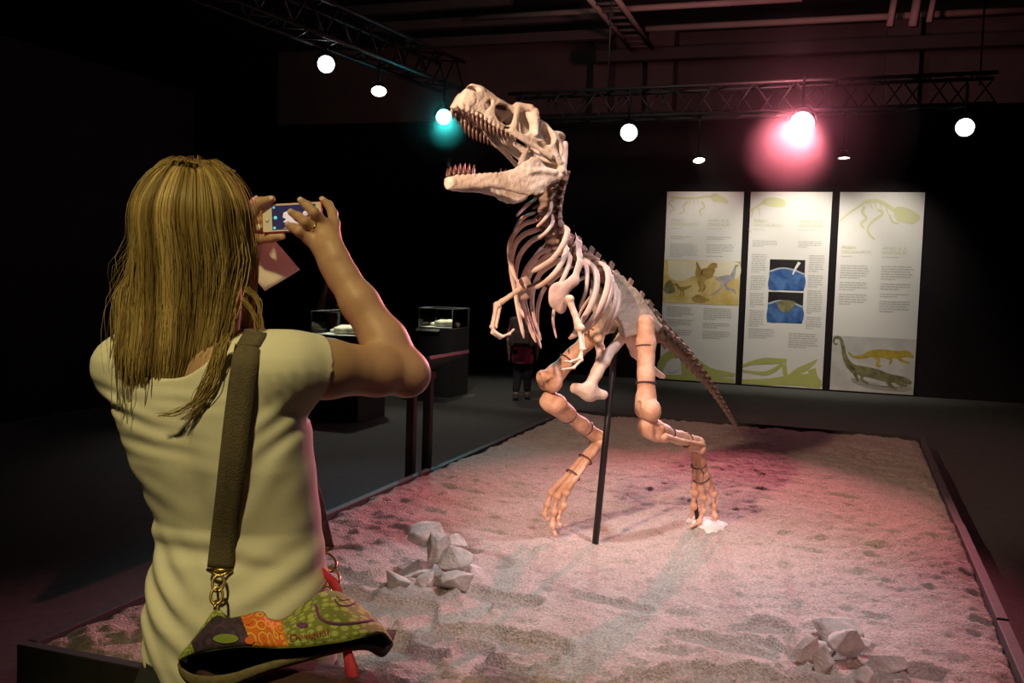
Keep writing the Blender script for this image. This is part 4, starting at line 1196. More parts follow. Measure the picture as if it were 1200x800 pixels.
# openings: neck, sleeves, hem
nk = A(217, 392, 1.79)
F.ell(nk, (.104, .2, .078), rot=np.array([WR, WF, ZD]).T, mode='sub', k=.004)
ad = (ELR - SHR) / np.linalg.norm(ELR - SHR)
cut = SHR + (ELR - SHR) * .215; cn = ad * .97 + np.array([0, 0, -.12])
F.func(lambda X, Y, Z: np.where(((X - SHR[0]) * WR[0] + (Y - SHR[1]) * WR[1] > -.01) & (Z > SHR[2] - .1), ((X - cut[0]) * cn[0] + (Y - cut[1]) * cn[1] + (Z - cut[2]) * cn[2]), -1.0), mode='and')
al = (ELL - SHL) / np.linalg.norm(ELL - SHL); cutl = SHL + al * .085
F.func(lambda X, Y, Z: np.where(((X - SHL[0]) * WR[0] + (Y - SHL[1]) * WR[1] < .05) & (Z > SHL[2] - .085), (X - cutl[0]) * al[0] + (Y - cutl[1]) * al[1] + (Z - cutl[2]) * al[2], -1.0), mode='and')
hz = Wz(797)
F.func(lambda X, Y, Z: hz - Z - (X + .5) * .12 + 0 * Y, mode='and')
V, Q = F.mesh()
V_SHIRT, Q_SHIRT = V, Q
shirt = obj_np('shirt', V, Q, M['shirt'], person)
shirt['label'] = 'pale cotton shirt with short sleeves'
# --- trousers and shoes
F = Field((-.86, 1.6, .06), (-.24, 2.0, Wz(775)), .0065)
F.func(lambda X, Y, Z: torso(X, Y, Z, .002))
for s in (-1, 1):
    hip = A(280 + s * 56, 815, 1.81); kn_ = hip + np.array([s * .01, .02, 0]); kn_[2] = .47; an = kn_ + np.array([s * .012, -.03, 0]); an[2] = .085
    F.chain([hip, hip * .5 + kn_ * .5, kn_, kn_ * .45 + an * .55, an], [.106, .091, .068, .062, .052], .03)
F.warp(.003, 45, 6)
field_obj('trousers', F, M['denim'], person)
for s in (-1, 1):
    hip = A(280 + s * 56, 815, 1.81); an = hip + np.array([s * .022, -.01, 0]); an[2] = .05
    c = an + WF * .055
    F = Field(c - np.array([.16, .18, .06]), c + np.array([.16, .18, .08]), .005)
    F.cone(an - WF * .02 + ZD * -.008, an + WF * .145 - ZD * .014, .042, .036, .01)
    F.cone(an - WF * .02, an + ZD * .04 - WF * .02, .044, .043, .02)
    F.func(lambda X, Y, Z: .004 - Z + 0 * X + 0 * Y, mode='and')
    field_obj('shoe', F, M['shoe'], person)

# --- hair: a body of hair and many strands over it
mh = mat('hair', (0.5, 0.36, 0.16), 0.45, spec=0.35)
nt = mh.node_tree; b = nt.nodes['Principled BSDF']
at_ = nt.nodes.new('ShaderNodeAttribute'); at_.attribute_name = 'tone'
rp = nt.nodes.new('ShaderNodeValToRGB')
rp.color_ramp.elements[0].color = (0.11, 0.065, 0.022, 1); rp.color_ramp.elements[1].color = (0.62, 0.46, 0.22, 1)
e_ = rp.color_ramp.elements.new(.5); e_.color = (0.32, 0.22, 0.08, 1)
nt.links.new(at_.outputs['Fac'], rp.inputs['Fac']); nt.links.new(rp.outputs['Color'], b.inputs['Base Color'])
rot = np.array([WR, WF, ZD]).T
F = Field((-.74, 1.62, 1.25), (-.40, 1.98, 1.70), .005)
F.ell(HC + ZD * .028 - WF * .008, (.096, .112, .108), rot=rot)
def back_y(py): return float(np.interp(py, [300, 360, 410, 440], [1.755, 1.762, 1.742, 1.730]))
F.chain([A(225, 280, 1.81), A(223, 330, 1.81), A(222, 375, 1.80), A(221, 408, 1.79), A(216, 428, 1.775)], [.090, .092, .088, .078, .055], .03, flat=(WF, .48))
F.ell(HC + WF * .085 - ZD * .03, (.062, .08, .095), rot=rot, k=.01, mode='sub')               # the face stays free
hv, hq = F.mesh()
parts = [(hv, hq, np.zeros((0, 3), int))]; tones = [np.full(len(hv), .38)]
hr = np.random.default_rng(3)
NS = 3600
for i in range(NS):
    phi = hr.uniform(-2.1, 2.1) if i > 250 else hr.uniform(-2.3, 2.3)
    fly = i < 130
    sh = hr.uniform(.985, 1.05) + (hr.uniform(.03, .16) if fly else 0)
    s_, c_ = math.sin(phi), math.cos(phi)
    crown = HC + ZD * .135 * (1 + .02 * hr.normal()) + WR * .012 + WR * hr.normal() * .010 + WF * hr.uniform(-.07, .08) * (1 if abs(phi) > .5 else .3)
    side = WR * s_ * .098 - WF * c_ * .112
    endz = Wz(447 - 40 * s_ * s_ + hr.normal() * 6) if not fly else Wz(hr.uniform(330, 440))
    if i % 60 == 7: endz = Wz(hr.uniform(455, 492))
    pts = [crown]
    for th in (.35, .75, 1.15, 1.5):
        e = HC - WF * .008 + ZD * (.028 + .110 * math.cos(th) * sh) + side * math.sin(th) * sh
        pts.append(e)
    base = HC - WF * .008 + side * sh
    lat = float(s_)
    z0 = pts[-1][2]
    ww = hr.normal() * .006
    for f in (.3, .6, .85, 1.0):
        z = z0 + (endz - z0) * f
        shrink = 1 + .06 * f - .16 * f ** 3
        p = HC + WR * (s_ * .098 * sh * shrink) - WF * (c_ * .112 * sh * (1 - .15 * f)) + WR * (ww * math.sin(3 * f + i) - .010 * f * f)
        py = 400 - (z - Wz(400)) * FPX / WY
        if c_ > 0:                                                    # hair at the back lies on the shirt
            lim = back_y(py) - .17 * (sh - .97) * min(1, c_ * 3)
            p[1] = min(p[1], lim) if f > .5 else p[1]
        p[2] = z
        if f == 1.0: p = p + WR * -.012 * hr.random() + np.array([0, .012, 0])
        pts.append(p)
    C = catmull(pts, 17)
    r = np.linspace(.0018, .0008, 17) if not fly else np.linspace(.0005, .0003, 17)
    parts.append(tube_np(C, r, 3, cap=False)[:2] + (np.zeros((0, 3), int),))
    t_ = np.clip(.5 + .26 * math.sin(phi * 9 + .6 * math.sin(phi * 23)) + hr.normal() * .13, 0, 1)
    tones.append(np.full(len(parts[-1][0]), t_))
# wisps lying on the back
for k, W in enumerate([[(262, 395), (255, 420), (246, 445), (228, 470), (205, 484), (188, 487)], [(268, 392), (260, 425), (248, 455), (232, 478), (214, 492)],
                       [(255, 400), (245, 432), (232, 460), (222, 482)], [(290, 340), (302, 352), (306, 378), (309, 392)], [(285, 350), (297, 370), (301, 392)]]):
    for j in range(14):
        C = catmull([A(x + hr.normal() * 2.2, y + hr.normal() * 2.5, 1.684 + .004 * hr.random() if k < 3 else 1.75) for x, y in W], 17)
        parts.append(tube_np(C, np.linspace(.0013, .0004, 17), 3, cap=False)[:2] + (np.zeros((0, 3), int),))
        tones.append(np.full(len(parts[-1][0]), np.clip(.55 + hr.normal() * .2, 0, 1)))
V, Q, T = join_np(parts)
hair = obj_np('hair', V, Q, mh, person)
hair['label'] = 'long straight fair hair'
at2 = hair.data.attributes.new('tone', 'FLOAT', 'POINT'); at2.data.foreach_set('value', np.concatenate(tones).astype(np.float32))

# ------------------------------------------------------------------ phone and paper in her hands
mat('phone_white', (0.75, 0.72, 0.7), 0.25, colour2=(0.78, 0.75, 0.73), scale=5)
mat('phone_case', (0.75, 0.06, 0.10), 0.3, colour2=(0.8, 0.09, 0.13), scale=20)
mat('charm_pink', (0.8, 0.35, 0.5), 0.25, colour2=(0.9, 0.5, 0.65), scale=60)
mat('screen_dark', (0.01, 0.01, 0.02), 0.15, emit=(0.035, 0.03, 0.09), estr=0.6)
mat('screen_bone', (0.5, 0.4, 0.4), 0.3, emit=(0.85, 0.68, 0.75), estr=0.55)
mat('screen_cyan', (0.0, 0.3, 0.35), 0.3, emit=(0.2, 0.8, 0.9), estr=0.7)
mat('screen_sand', (0.2, 0.1, 0.12), 0.3, emit=(0.30, 0.16, 0.20), estr=0.6)
PC = A(342.5, 254.5, 2.058)
tl, tr_, bl = A(308.5, 239.5, 2.06), A(376, 236, 2.066), A(312, 272.5, 2.05)
px_ = (tr_ - tl) / np.linalg.norm(tr_ - tl); py_ = -(bl - tl); py_ = py_ - px_ * (py_ @ px_); py_ /= np.linalg.norm(py_); pn_ = np.cross(px_, py_)   # pn_ faces her
if pn_[1] > 0: pn_ = -pn_
PR = Matrix((Vector(px_), Vector(py_), Vector(np.cross(px_, py_)))).transposed()
phone = empty('smartphone', PC, 'white smartphone in a red case held up sideways, its screen showing the skeleton', 'phone')
def pbox(name, u, v, d, su, sv, sd, m, parent=phone, bevel=0.0):
    c = PC + px_ * u + py_ * v + pn_ * d
    return box(name, c, (su, sv, sd), M[m], parent, PR, bevel)
pbox('case', 0, 0, -.003, .124, .0615, .009, 'phone_case', bevel=.003)
bd = pbox('front', 0, 0, .0018, .1205, .0580, .002, 'phone_white', bevel=.0008)
scr = pbox('screen', .004, 0, .0029, .090, .0510, .0006, 'screen_dark')
def pdisc(name, u, v, d, r, m, parent, n=20):
    lathe(name, [(0, .0004), (r, .0003), (r, 0)], M[m], parent, n=n, loc=PC + px_ * u + py_ * v + pn_ * d, axis=pn_)
pdisc('home_button', -.0515, -.004, .0030, .0046, 'phone_white', phone)
pdisc('speaker', .054, .0, .0030, .003, 'screen_dark', phone)
def ppoly(name, pts, d, m, parent):
    me = bpy.data.meshes.new(name)
    me.from_pydata([tuple(PC + px_ * a + py_ * b + pn_ * d) for a, b in pts], [], [list(range(len(pts)))]); me.update()
    c = sum((Vector(v.co) for v in me.vertices), Vector()) / len(pts)
    for v in me.vertices: v.co -= c
    return link(name, me, M[m], parent, c)
ppoly('picture_sand', [(-.02, -.0245), (.048, -.0245), (.048, -.012), (.0, -.010)], .0034, 'screen_sand', scr)
ppoly('picture_skeleton', [(-.017, .010), (-.008, .013), (-.004, .004), (.004, -.003), (.018, -.013), (.026, -.019), (.012, -.017), (.002, -.012), (-.008, -.012), (-.019, -.010), (-.012, -.004), (-.019, .0)], .0037, 'screen_bone', scr)
pdisc('picture_lamp', -.034, .0, .0034, .0036, 'screen_cyan', scr)
pdisc('picture_lamp', .028, .006, .0034, .0055, 'screen_bone', scr)
pdisc('picture_lamp', -.0365, .0215, .0034, .0024, 'screen_cyan', scr)
pdisc('picture_lamp', -.0365, -.0215, .0034, .0028, 'screen_cyan', scr)
# charm hanging at the corner of the case
cc = A(297, 236, 2.045)
F = Field(cc - .02, cc + .02, .0016)
F.ell(cc, (.0075, .006, .009)); F.ell(cc + np.array([-.006, 0, -.006]), (.006, .005, .006), k=.003); F.ell(cc + np.array([.006, 0, .008]), (.0045, .004, .005), k=.003)
field_obj('charm', F, M['charm_pink'], phone)
tube('charm_cord', [cc + np.array([.006, 0, .006]), A(303, 233, 2.05), A(309, 238, 2.058)], .0012, M['gold'], phone, n=6)

mat('paper', (0.80, 0.76, 0.74), 0.8, colour2=(0.86, 0.82, 0.80), scale=30, bump=0.05, bscale=100)
Pq = [A(303, 262, 2.10), A(351.5, 316, 2.12), A(311, 341, 2.12), A(262, 287, 2.10)]
n_ = 14; PVs = []
for i in range(n_):
    for j in range(n_):
        a_, b_ = i / (n_ - 1), j / (n_ - 1)
        p = (Pq[0] * (1 - a_) + Pq[1] * a_) * (1 - b_) + (Pq[3] * (1 - a_) + Pq[2] * a_) * b_
        PVs.append(p + np.array([.1, 1, .05]) * .006 * math.sin(a_ * 3.1) + np.array([0, 1, 0]) * .003 * math.sin(b_ * 5))
ii, jj = np.meshgrid(np.arange(n_ - 1), np.arange(n_ - 1), indexing='ij')
qd = np.stack([ii * n_ + jj, (ii + 1) * n_ + jj, (ii + 1) * n_ + jj + 1, ii * n_ + jj + 1], -1).reshape(-1, 4)
paper = obj_np('leaflet', np.array(PVs), qd, M['paper'])
sm_ = paper.modifiers.new('thickness', 'SOLIDIFY'); sm_.thickness = .0012
tag(paper, 'folded paper leaflet held below the phone', 'leaflet')

# ------------------------------------------------------------------ her shoulder bag
from mathutils.bvhtree import BVHTree
SHV, SHQ = V_SHIRT, Q_SHIRT
bvh = BVHTree.FromPolygons([tuple(v) for v in SHV], [tuple(q) for q in SHQ.tolist()])
def on_shirt(px, py, off=.006, fallback=1.7):
    d = (at(px, py, 2.0) - Vector((0, 0, CAM_H))).normalized()
    hit = bvh.ray_cast(Vector((0, 0, CAM_H)), d)
    if hit[0] is None: return at(px, py, fallback)
    return hit[0] - d * off
bag = empty('shoulder_bag', at(340, 790, 1.62), 'colourful patchwork shoulder bag on a wide brown strap at her hip', 'bag')

def ribbon(name, C, W, wid, m, parent, thick=.003):
    """strap along points C with side vectors W"""
    Vr = []
    for c, w in zip(C, W):
        w = w / np.linalg.norm(w) * wid / 2
        Vr += [c - w, c - w * .3, c + w * .3, c + w]
    k = len(C); Qr = np.array([[i * 4 + j, i * 4 + j + 1, (i + 1) * 4 + j + 1, (i + 1) * 4 + j] for i in range(k - 1) for j in range(3)])
    o = obj_np(name, np.array(Vr), Qr, M[m], parent)
    s = o.modifiers.new('thickness', 'SOLIDIFY'); s.thickness = thick; s.offset = 0
    return o
cen = [(291, 399), (287, 425), (282, 460), (277, 500), (272, 545), (267, 590), (262, 630), (258, 666)]
C = [np.array(on_shirt(x, y, .012)) for x, y in cen]
C[0] = np.array(on_shirt(291, 405, .008))
C = catmull(C, 40)
for _ in range(6): C[1:-1] = (C[:-2] + C[1:-1] * 2 + C[2:]) / 4
front = catmull([C[0], C[0] + np.array([.004, .03, .020]), A(300, 399, 1.85) + np.array([0, 0, .012]), A(325, 450, 1.935), A(350, 530, 1.945), A(366, 585, 1.93), A(379, 640, 1.90)], 40)
dirs = np.gradient(C, axis=0); Wv = np.array([np.cross(C[-1] - C[0], [0.1, -1, 0.0]) for d in dirs])
ribbon('strap', C, Wv, .045, 'strap', bag)
Wf = np.array([WR * 1.0 + np.array([0, .2, 0])] * 40)
ribbon('strap', front, Wf, .042, 'strap', bag)

def metal_clip(top, bottom, w):
    d = bottom - top; L_ = np.linalg.norm(d); d = d / L_; sx = np.array([1.0, 0, 0])
    tri = [top - sx * w / 2, top + sx * w / 2, top + d * .012, top - sx * w / 2]
    tube('buckle', [top - sx * w / 2, top, top + sx * w / 2], .0032, M['brass'], bag, n=8)
    tube('buckle', [top - sx * w / 2, top - sx * w * .2 + d * .008, top + d * .012, top + sx * w * .2 + d * .008, top + sx * w / 2], .0026, M['brass'], bag, n=8)
    rad = L_ * .21
    for f in (.34, .66):
        c = top + d * L_ * f
        ring = [c + d * rad * math.cos(t) + sx * rad * .62 * math.sin(t) for t in np.linspace(0, 2 * PI, 21)]
        tube('clip_ring', ring, .0028, M['brass'], bag, n=8)
    tube('clip_pin', [top + d * L_ * .78, top + d * L_ * .9, bottom], .0032, M['brass'], bag, n=8)
metal_clip(C[-1] + np.array([0, -.002, -.002]), A(252, 714, 1.645), .045)
metal_clip(front[-1] + np.array([0, -.002, -.002]), A(389, 694, 1.76), .04)

def yb(px, lo=1.655):                                           # depth of the bag's upper edge, hugging her hip
    return float(np.interp(px, [205, 260, 330, 370, 400, 430, 460], [1.655, 1.635, 1.64, 1.675, 1.70, 1.71, 1.71]))
UP = [(210.5, 773), (216, 764), (225.7, 752), (240, 733), (253.7, 716), (267.7, 725), (280.5, 724), (306, 718), (314, 726), (332, 727), (354, 711), (375, 696), (398, 695), (424, 712), (445, 732), (459, 752)]
HEM = [(210.5, 774), (216, 771), (230, 765), (245, 762), (262, 759), (281.7, 757), (295, 757), (315, 758), (328, 758.5), (340, 758), (360, 757), (380, 754), (402, 751), (425, 746), (447, 742), (459, 754)]
LIP = [(209.5, 777), (213, 790), (223, 801), (238, 806), (256, 806), (275, 802), (292, 795), (312, 787), (330, 781), (348, 776), (366, 771), (388, 765), (410, 761), (430, 760), (448, 768), (459, 756)]
def yh(px): return float(np.interp(px, [205, 240, 330, 420, 460], [1.645, 1.575, 1.555, 1.60, 1.70]))
def loft(name, Pa, Pb, m, parent, bulge=0.0, nseg=10, thick=.003, mats=None):
    k = 60
    a_ = catmull(Pa, k); b_ = catmull(Pb, k); Vl = []
    for i in range(k):
        for j in range(nseg):
            f = j / (nseg - 1)
            p = a_[i] * (1 - f) + b_[i] * f + np.array([0, -.75, .65]) * bulge * math.sin(PI * f) * (math.sin(PI * i / (k - 1)) ** .5)
            Vl.append(p)
    Ql = np.array([[i * nseg + j, (i + 1) * nseg + j, (i + 1) * nseg + j + 1, i * nseg + j + 1] for i in range(k - 1) for j in range(nseg - 1)])
    o = obj_np(name, np.array(Vl), Ql, m, parent)
    uvl = o.data.uv_layers.new(name='uv')
    li = np.empty(len(o.data.loops), np.int32); o.data.loops.foreach_get('vertex_index', li)
    uv = np.stack([(li // nseg) / (k - 1), (li % nseg) / (nseg - 1)], -1).astype(np.float32)
    uvl.data.foreach_set('uv', uv.ravel())
    s = o.modifiers.new('thickness', 'SOLIDIFY'); s.thickness = thick; s.offset = -1
    return o
def pattern_mat(name, c0, c1, c2, scale, rings=14.0, seed=0.0):
    """printed cloth: rosettes of rings on a ground colour"""
    m = bpy.data.materials.new(name); m.use_nodes = True; nt = m.node_tree; b = nt.nodes['Principled BSDF']; b.inputs['Roughness'].default_value = .8
    uv = nt.nodes.new('ShaderNodeTexCoord'); mp = nt.nodes.new('ShaderNodeMapping'); mp.inputs['Scale'].default_value = scale; mp.inputs['Location'].default_value = (seed, seed * 1.7, 0)
    vo = nt.nodes.new('ShaderNodeTexVoronoi'); vo.inputs['Scale'].default_value = 1.0; vo.inputs['Randomness'].default_value = .55
    ma = nt.nodes.new('ShaderNodeMath'); ma.operation = 'MULTIPLY'; ma.inputs[1].default_value = rings
    si = nt.nodes.new('ShaderNodeMath'); si.operation = 'SINE'
    rp = nt.nodes.new('ShaderNodeValToRGB'); rp.color_ramp.interpolation = 'CONSTANT'
    rp.color_ramp.elements[0].color = (*c0, 1); rp.color_ramp.elements[1].color = (*c2, 1); rp.color_ramp.elements[1].position = .72
    e = rp.color_ramp.elements.new(.42); e.color = (*c1, 1)
    mr = nt.nodes.new('ShaderNodeMath'); mr.operation = 'MULTIPLY_ADD'; mr.inputs[1].default_value = .5; mr.inputs[2].default_value = .5
    nt.links.new(uv.outputs['UV'], mp.inputs['Vector']); nt.links.new(mp.outputs['Vector'], vo.inputs['Vector'])
    nt.links.new(vo.outputs['Distance'], ma.inputs[0]); nt.links.new(ma.outputs[0], si.inputs[0]); nt.links.new(si.outputs[0], mr.inputs[0])
    nt.links.new(mr.outputs[0], rp.inputs['Fac']); nt.links.new(rp.outputs['Color'], b.inputs['Base Color'])
    MATS[name] = m; return m
pattern_mat('print_lime', (0.22, 0.28, 0.05), (0.50, 0.58, 0.16), (0.62, 0.70, 0.26), (40, 8, 1), 9)
pattern_mat('print_purple', (0.035, 0.02, 0.045), (0.09, 0.035, 0.11), (0.05, 0.03, 0.06), (14, 2.2, 1), 12, .4)
pattern_mat('print_orange', (0.75, 0.16, 0.02), (0.62, 0.05, 0.04), (0.85, 0.42, 0.06), (26, 3.6, 1), 15, .3)
pattern_mat('print_olive', (0.20, 0.22, 0.06), (0.36, 0.40, 0.10), (0.42, 0.45, 0.14), (34, 9, 1), 7, .8)
mat('lining', (0.14, 0.11, 0.06), 0.8, colour2=(0.2, 0.16, 0.09), scale=60, bump=.2, bscale=200)
mat('bag_inside', (0.02, 0.016, 0.014), 0.9, colour2=(0.03, 0.024, 0.02), scale=30)
mat('bag_cloth', (0.025, 0.008, 0.010), 0.8, colour2=(0.07, 0.015, 0.025), scale=18, bump=.2, bscale=150)
mat('red_cloth', (0.42, 0.015, 0.05), 0.7, colour2=(0.52, 0.03, 0.08), scale=30)
mat('print_violet', (0.13, 0.035, 0.14), 0.8, colour2=(0.18, 0.06, 0.19), scale=50)
mat('print_dull_red', (0.30, 0.03, 0.02), 0.8, colour2=(0.36, 0.05, 0.03), scale=50)
upw = [A(x, y, yb(x)) for x, y in UP]; hemw = [A(x, y, yh(x)) for x, y in HEM]; lipw = [A(x, y, yh(x) + .012) for x, y in LIP]
flap = loft('flap', upw, hemw, M['print_olive'], bag, .018)
for nm in ('print_lime', 'print_purple', 'print_orange'): flap.data.materials.append(M[nm])
uvd = flap.data.uv_layers['uv'].data
for p in flap.data.polygons:
    u_ = sum(uvd[l].uv[0] for l in p.loop_indices) / 4
    vx = sum((flap.matrix_world @ flap.data.vertices[v].co).x for v in p.vertices) / 4
    p.material_index = 1 if u_ < .30 and (sum(uvd[l].uv[1] for l in p.loop_indices) / 4 < .25 or u_ < .13) else (2 if u_ < .40 else (3 if u_ < .60 else 0))
flap['label'] = 'patchwork flap printed in lime, orange and olive'
inner = [np.array(h) * .5 + np.array(l) * .5 + np.array([0, .07, .0]) for h, l in zip(hemw, lipw)]
loft('inside', hemw, inner, M['bag_inside'], bag, 0, 4, .002)
loft('inside', inner, lipw, M['bag_inside'], bag, 0, 4, .002)
lip2 = [np.array(l) * .72 + np.array(h) * .28 + np.array([0, .006, 0]) for h, l in zip(hemw, lipw)]
loft('lining', lip2, lipw, M['lining'], bag, .004, 5, .003)
piping = tube('piping', catmull(hemw, 70), .0022, M['print_lime'], bag, n=6)
tube('piping', catmull(lipw, 70), .0028, M['print_orange'], bag, n=6)
# printed ornaments laid on the flap
fl_bvh = BVHTree.FromObject(flap, bpy.context.evaluated_depsgraph_get())
fl_off = wloc(flap)
def on_flap(px, py, off=.0022):
    o_ = Vector((0, 0, CAM_H)); d = (at(px, py, 2.0) - o_).normalized()
    h = fl_bvh.ray_cast(o_ - fl_off, d)
    return None if h[0] is None else np.array(h[0] + fl_off - d * off)
def flap_shape(name, outline, m, sub=6):
    c = np.mean(outline, axis=0); Vs = [on_flap(*c)]
    if Vs[0] is None: return
    n = len(outline); rings_ = 3
    for r in range(1, rings_ + 1):
        for p in outline:
            q = on_flap(*(c + (np.array(p) - c) * r / rings_))
            if q is None: return
            Vs.append(q)
    Tt = np.array([[0, 1 + k, 1 + (k + 1) % n] for k in range(n)])
    Qq = np.array([[1 + r * n + k, 1 + (r + 1) * n + k, 1 + (r + 1) * n + (k + 1) % n, 1 + r * n + (k + 1) % n] for r in range(rings_ - 1) for k in range(n)])
    obj_np(name, np.array(Vs), [Qq, Tt], M[m], flap)
def oval(cx, cy, rx, ry, n=20): return [(cx + rx * math.cos(t), cy + ry * math.sin(t)) for t in np.linspace(0, 2 * PI, n, endpoint=False)]
flap_shape('print_oval', oval(264.5, 748, 15, 5.5), 'print_lime')
flap_shape('print_oval', oval(290, 727, 6, 4.5), 'print_orange'); flap_shape('print_oval', oval(293, 750, 6, 4.5), 'print_orange')
flap_shape('print_oval', oval(354, 732, 7, 3.2), 'print_violet')
def flap_line(pts, r, m, name='print_band'):
    P = [on_flap(x, y, .0012) for x, y in catmull([(x, y, 0) for x, y in pts], 30)[:, :2]]
    P = [p for p in P if p is not None]
    if len(P) > 4:
        Vt, Qt, Tt = tube_np(P, r, 6, flat=((0, -1, .5), .25)); obj_np(name, Vt, [Qt, Tt], M[m], flap)
flap_line([(370, 708), (374, 722), (384, 729), (402, 731), (422, 729), (438, 726)], .0032, 'print_violet')
flap_line([(392, 702), (396, 708), (404, 710), (414, 707), (418, 702)], .0022, 'print_violet')
flap_line([(394, 699), (400, 703), (410, 702)], .0016, 'print_violet')
# lettering
tcv = bpy.data.curves.new('lettering', 'FONT'); tcv.body = 'Desigual'; tcv.size = 1.0
to = bpy.data.objects.new('lettering', tcv); COL.objects.link(to)
tme = bpy.data.meshes.new_from_object(to.evaluated_get(bpy.context.evaluated_depsgraph_get()))
bpy.data.objects.remove(to); bpy.data.curves.remove(tcv)
co = np.empty(len(tme.vertices) * 3, np.float32); tme.vertices.foreach_get('co', co); co = co.reshape(-1, 3)
w_ = co[:, 0].max(); P3 = []
for x, y, z in co:
    q = on_flap(338.5 + x / w_ * 46, 751 - x / w_ * 8 - y * 11, .0035)
    P3.append(q if q is not None else np.array(A(338.5 + x / w_ * 46, 751 - x / w_ * 8 - y * 11, 1.56)))
P3 = np.array(P3); cc_ = P3.mean(0)
tme.vertices.foreach_set('co', (P3 - cc_).astype(np.float32).ravel()); tme.update()
link('lettering', tme, M['print_dull_red'], flap, Vector(cc_))
# pouch below and the red ribbon
pc_ = A(338, 850, 1.618)
F = Field(pc_ - np.array([.22, .12, .16]), pc_ + np.array([.22, .12, .16]), .005)
F.rbox(pc_, (.125, .018, .075), .03, rot=np.array([WR * .98 + np.array([0, .02, 0]), WF, ZD]).T)
F.warp(.004, 40, 2)
field_obj('pouch', F, M['bag_cloth'], bag)
tube('ribbon', [A(405, 757, 1.63), A(411, 780, 1.585), A(417, 806, 1.58), A(424, 850, 1.6)], [.008, .011, .012, .008], M['red_cloth'], bag, n=8, flat=((0, -1, 0), .5))
tube('ribbon', [A(366, 690, 1.80), A(380, 670, 1.79), A(392, 684, 1.76), A(402, 702, 1.72)], [.008, .011, .01, .006], M['red_cloth'], bag, n=8, flat=((0, -1, 0), .5))

# ------------------------------------------------------------------ the three text panels on the back wall
mat('panel_white', (0.80, 0.79, 0.76), 0.55, colour2=(0.83, 0.82, 0.79), scale=2)
mat('panel_green', (0.47, 0.50, 0.13), 0.6, colour2=(0.52, 0.55, 0.17), scale=3)
mat('panel_pale_green', (0.66, 0.66, 0.38), 0.6, colour2=(0.70, 0.70, 0.44), scale=3)
mat('print_heading', (0.58, 0.58, 0.38), 0.6, colour2=(0.62, 0.62, 0.42), scale=9)
mat('print_grey', (0.52, 0.51, 0.49), 0.6, colour2=(0.58, 0.57, 0.55), scale=40)
mat('pic_ochre', (0.62, 0.42, 0.10), 0.6, colour2=(0.80, 0.66, 0.30), scale=5, detail=8)
mat('pic_sky', (0.80, 0.72, 0.48), 0.6, colour2=(0.85, 0.80, 0.62), scale=3)
mat('pic_brown', (0.30, 0.19, 0.05), 0.6, colour2=(0.50, 0.34, 0.10), scale=14, detail=8)
mat('pic_blue_grey', (0.30, 0.30, 0.36), 0.6, colour2=(0.50, 0.48, 0.46), scale=14)
mat('pic_space', (0.015, 0.015, 0.02), 0.4, colour2=(0.04, 0.035, 0.03), scale=3)
mat('pic_blue', (0.02, 0.07, 0.26), 0.4, colour2=(0.10, 0.22, 0.50), scale=9, detail=8)
mat('pic_haze', (0.35, 0.45, 0.60), 0.5, colour2=(0.5, 0.56, 0.66), scale=5)
mat('pic_marble', (0.50, 0.50, 0.49), 0.6, colour2=(0.66, 0.65, 0.63), scale=4, detail=7)
mat('pic_yellow', (0.40, 0.29, 0.02), 0.6, colour2=(0.56, 0.43, 0.05), scale=14)
mat('pic_olive', (0.14, 0.13, 0.05), 0.6, colour2=(0.27, 0.25, 0.12), scale=14)
mat('pic_shadow', (0.36, 0.35, 0.33), 0.7, colour2=(0.40, 0.39, 0.37), scale=6)

PZ0, PZ1 = 0.02, 2.815
def panel(label, pxl, pxr):
    v0 = vof(on_wall(pxl, 340, WU - .03)); v1 = vof(on_wall(pxr, 340, WU - .03))
    t = empty('text_panel', hall((v0 + v1) / 2, WU - .03, PZ0), label, 'panel', 'text panels on the back wall')
    hbox('board', v0, v1, WU - .03, WU, PZ0, PZ1, 'panel_white', t, .002)
    return t, v0, v1
def PP(pn, a, b, off=.0):
    t, v0, v1 = pn
    return hall(v0 + (v1 - v0) * a, WU - .031 - off, PZ1 + (PZ0 - PZ1) * b)
def flat(pn, name, pts, m, layer=1, parent=None):
    P = [PP(pn, a, b, .0012 * layer) for a, b in pts]
    me = bpy.data.meshes.new(name); c = sum(P, Vector()) / len(P)
    bm = bmesh.new(); vs = [bm.verts.new(p - c) for p in P]; bm.faces.new(vs)
    bmesh.ops.triangulate(bm, faces=bm.faces); bm.to_mesh(me); bm.free()
    return link(name, me, M[m], parent or pn[0], c)
def rect(a0, b0, a1, b1): return [(a0, b0), (a1, b0), (a1, b1), (a0, b1)]
def smooth(pts, n=6):
    P = np.array([(a, b, 0) for a, b in pts]); P = np.concatenate([P, P[:1]])
    return [tuple(q[:2]) for q in catmull(P, n * (len(P) - 1))[:-1]]
SXY = np.array([1.13, 2.795])
def stroke(pts, w, taper=1.0):
    """brush stroke along (a,b) points; w in metres: a number, or one width per point"""
    C = catmull([(a * SXY[0], b * SXY[1], 0) for a, b in pts], 22)[:, :2]; T = np.gradient(C, axis=0); T /= np.linalg.norm(T, axis=1)[:, None] + 1e-9
    N = np.stack([-T[:, 1], T[:, 0]], -1)
    if np.ndim(w): ww = np.interp(np.linspace(0, 1, 22), np.linspace(0, 1, len(w)), w)[:, None]
    else: ww = np.linspace(1, taper, 22)[:, None] * w
    return (C + N * ww) / SXY, (C - N * ww) / SXY
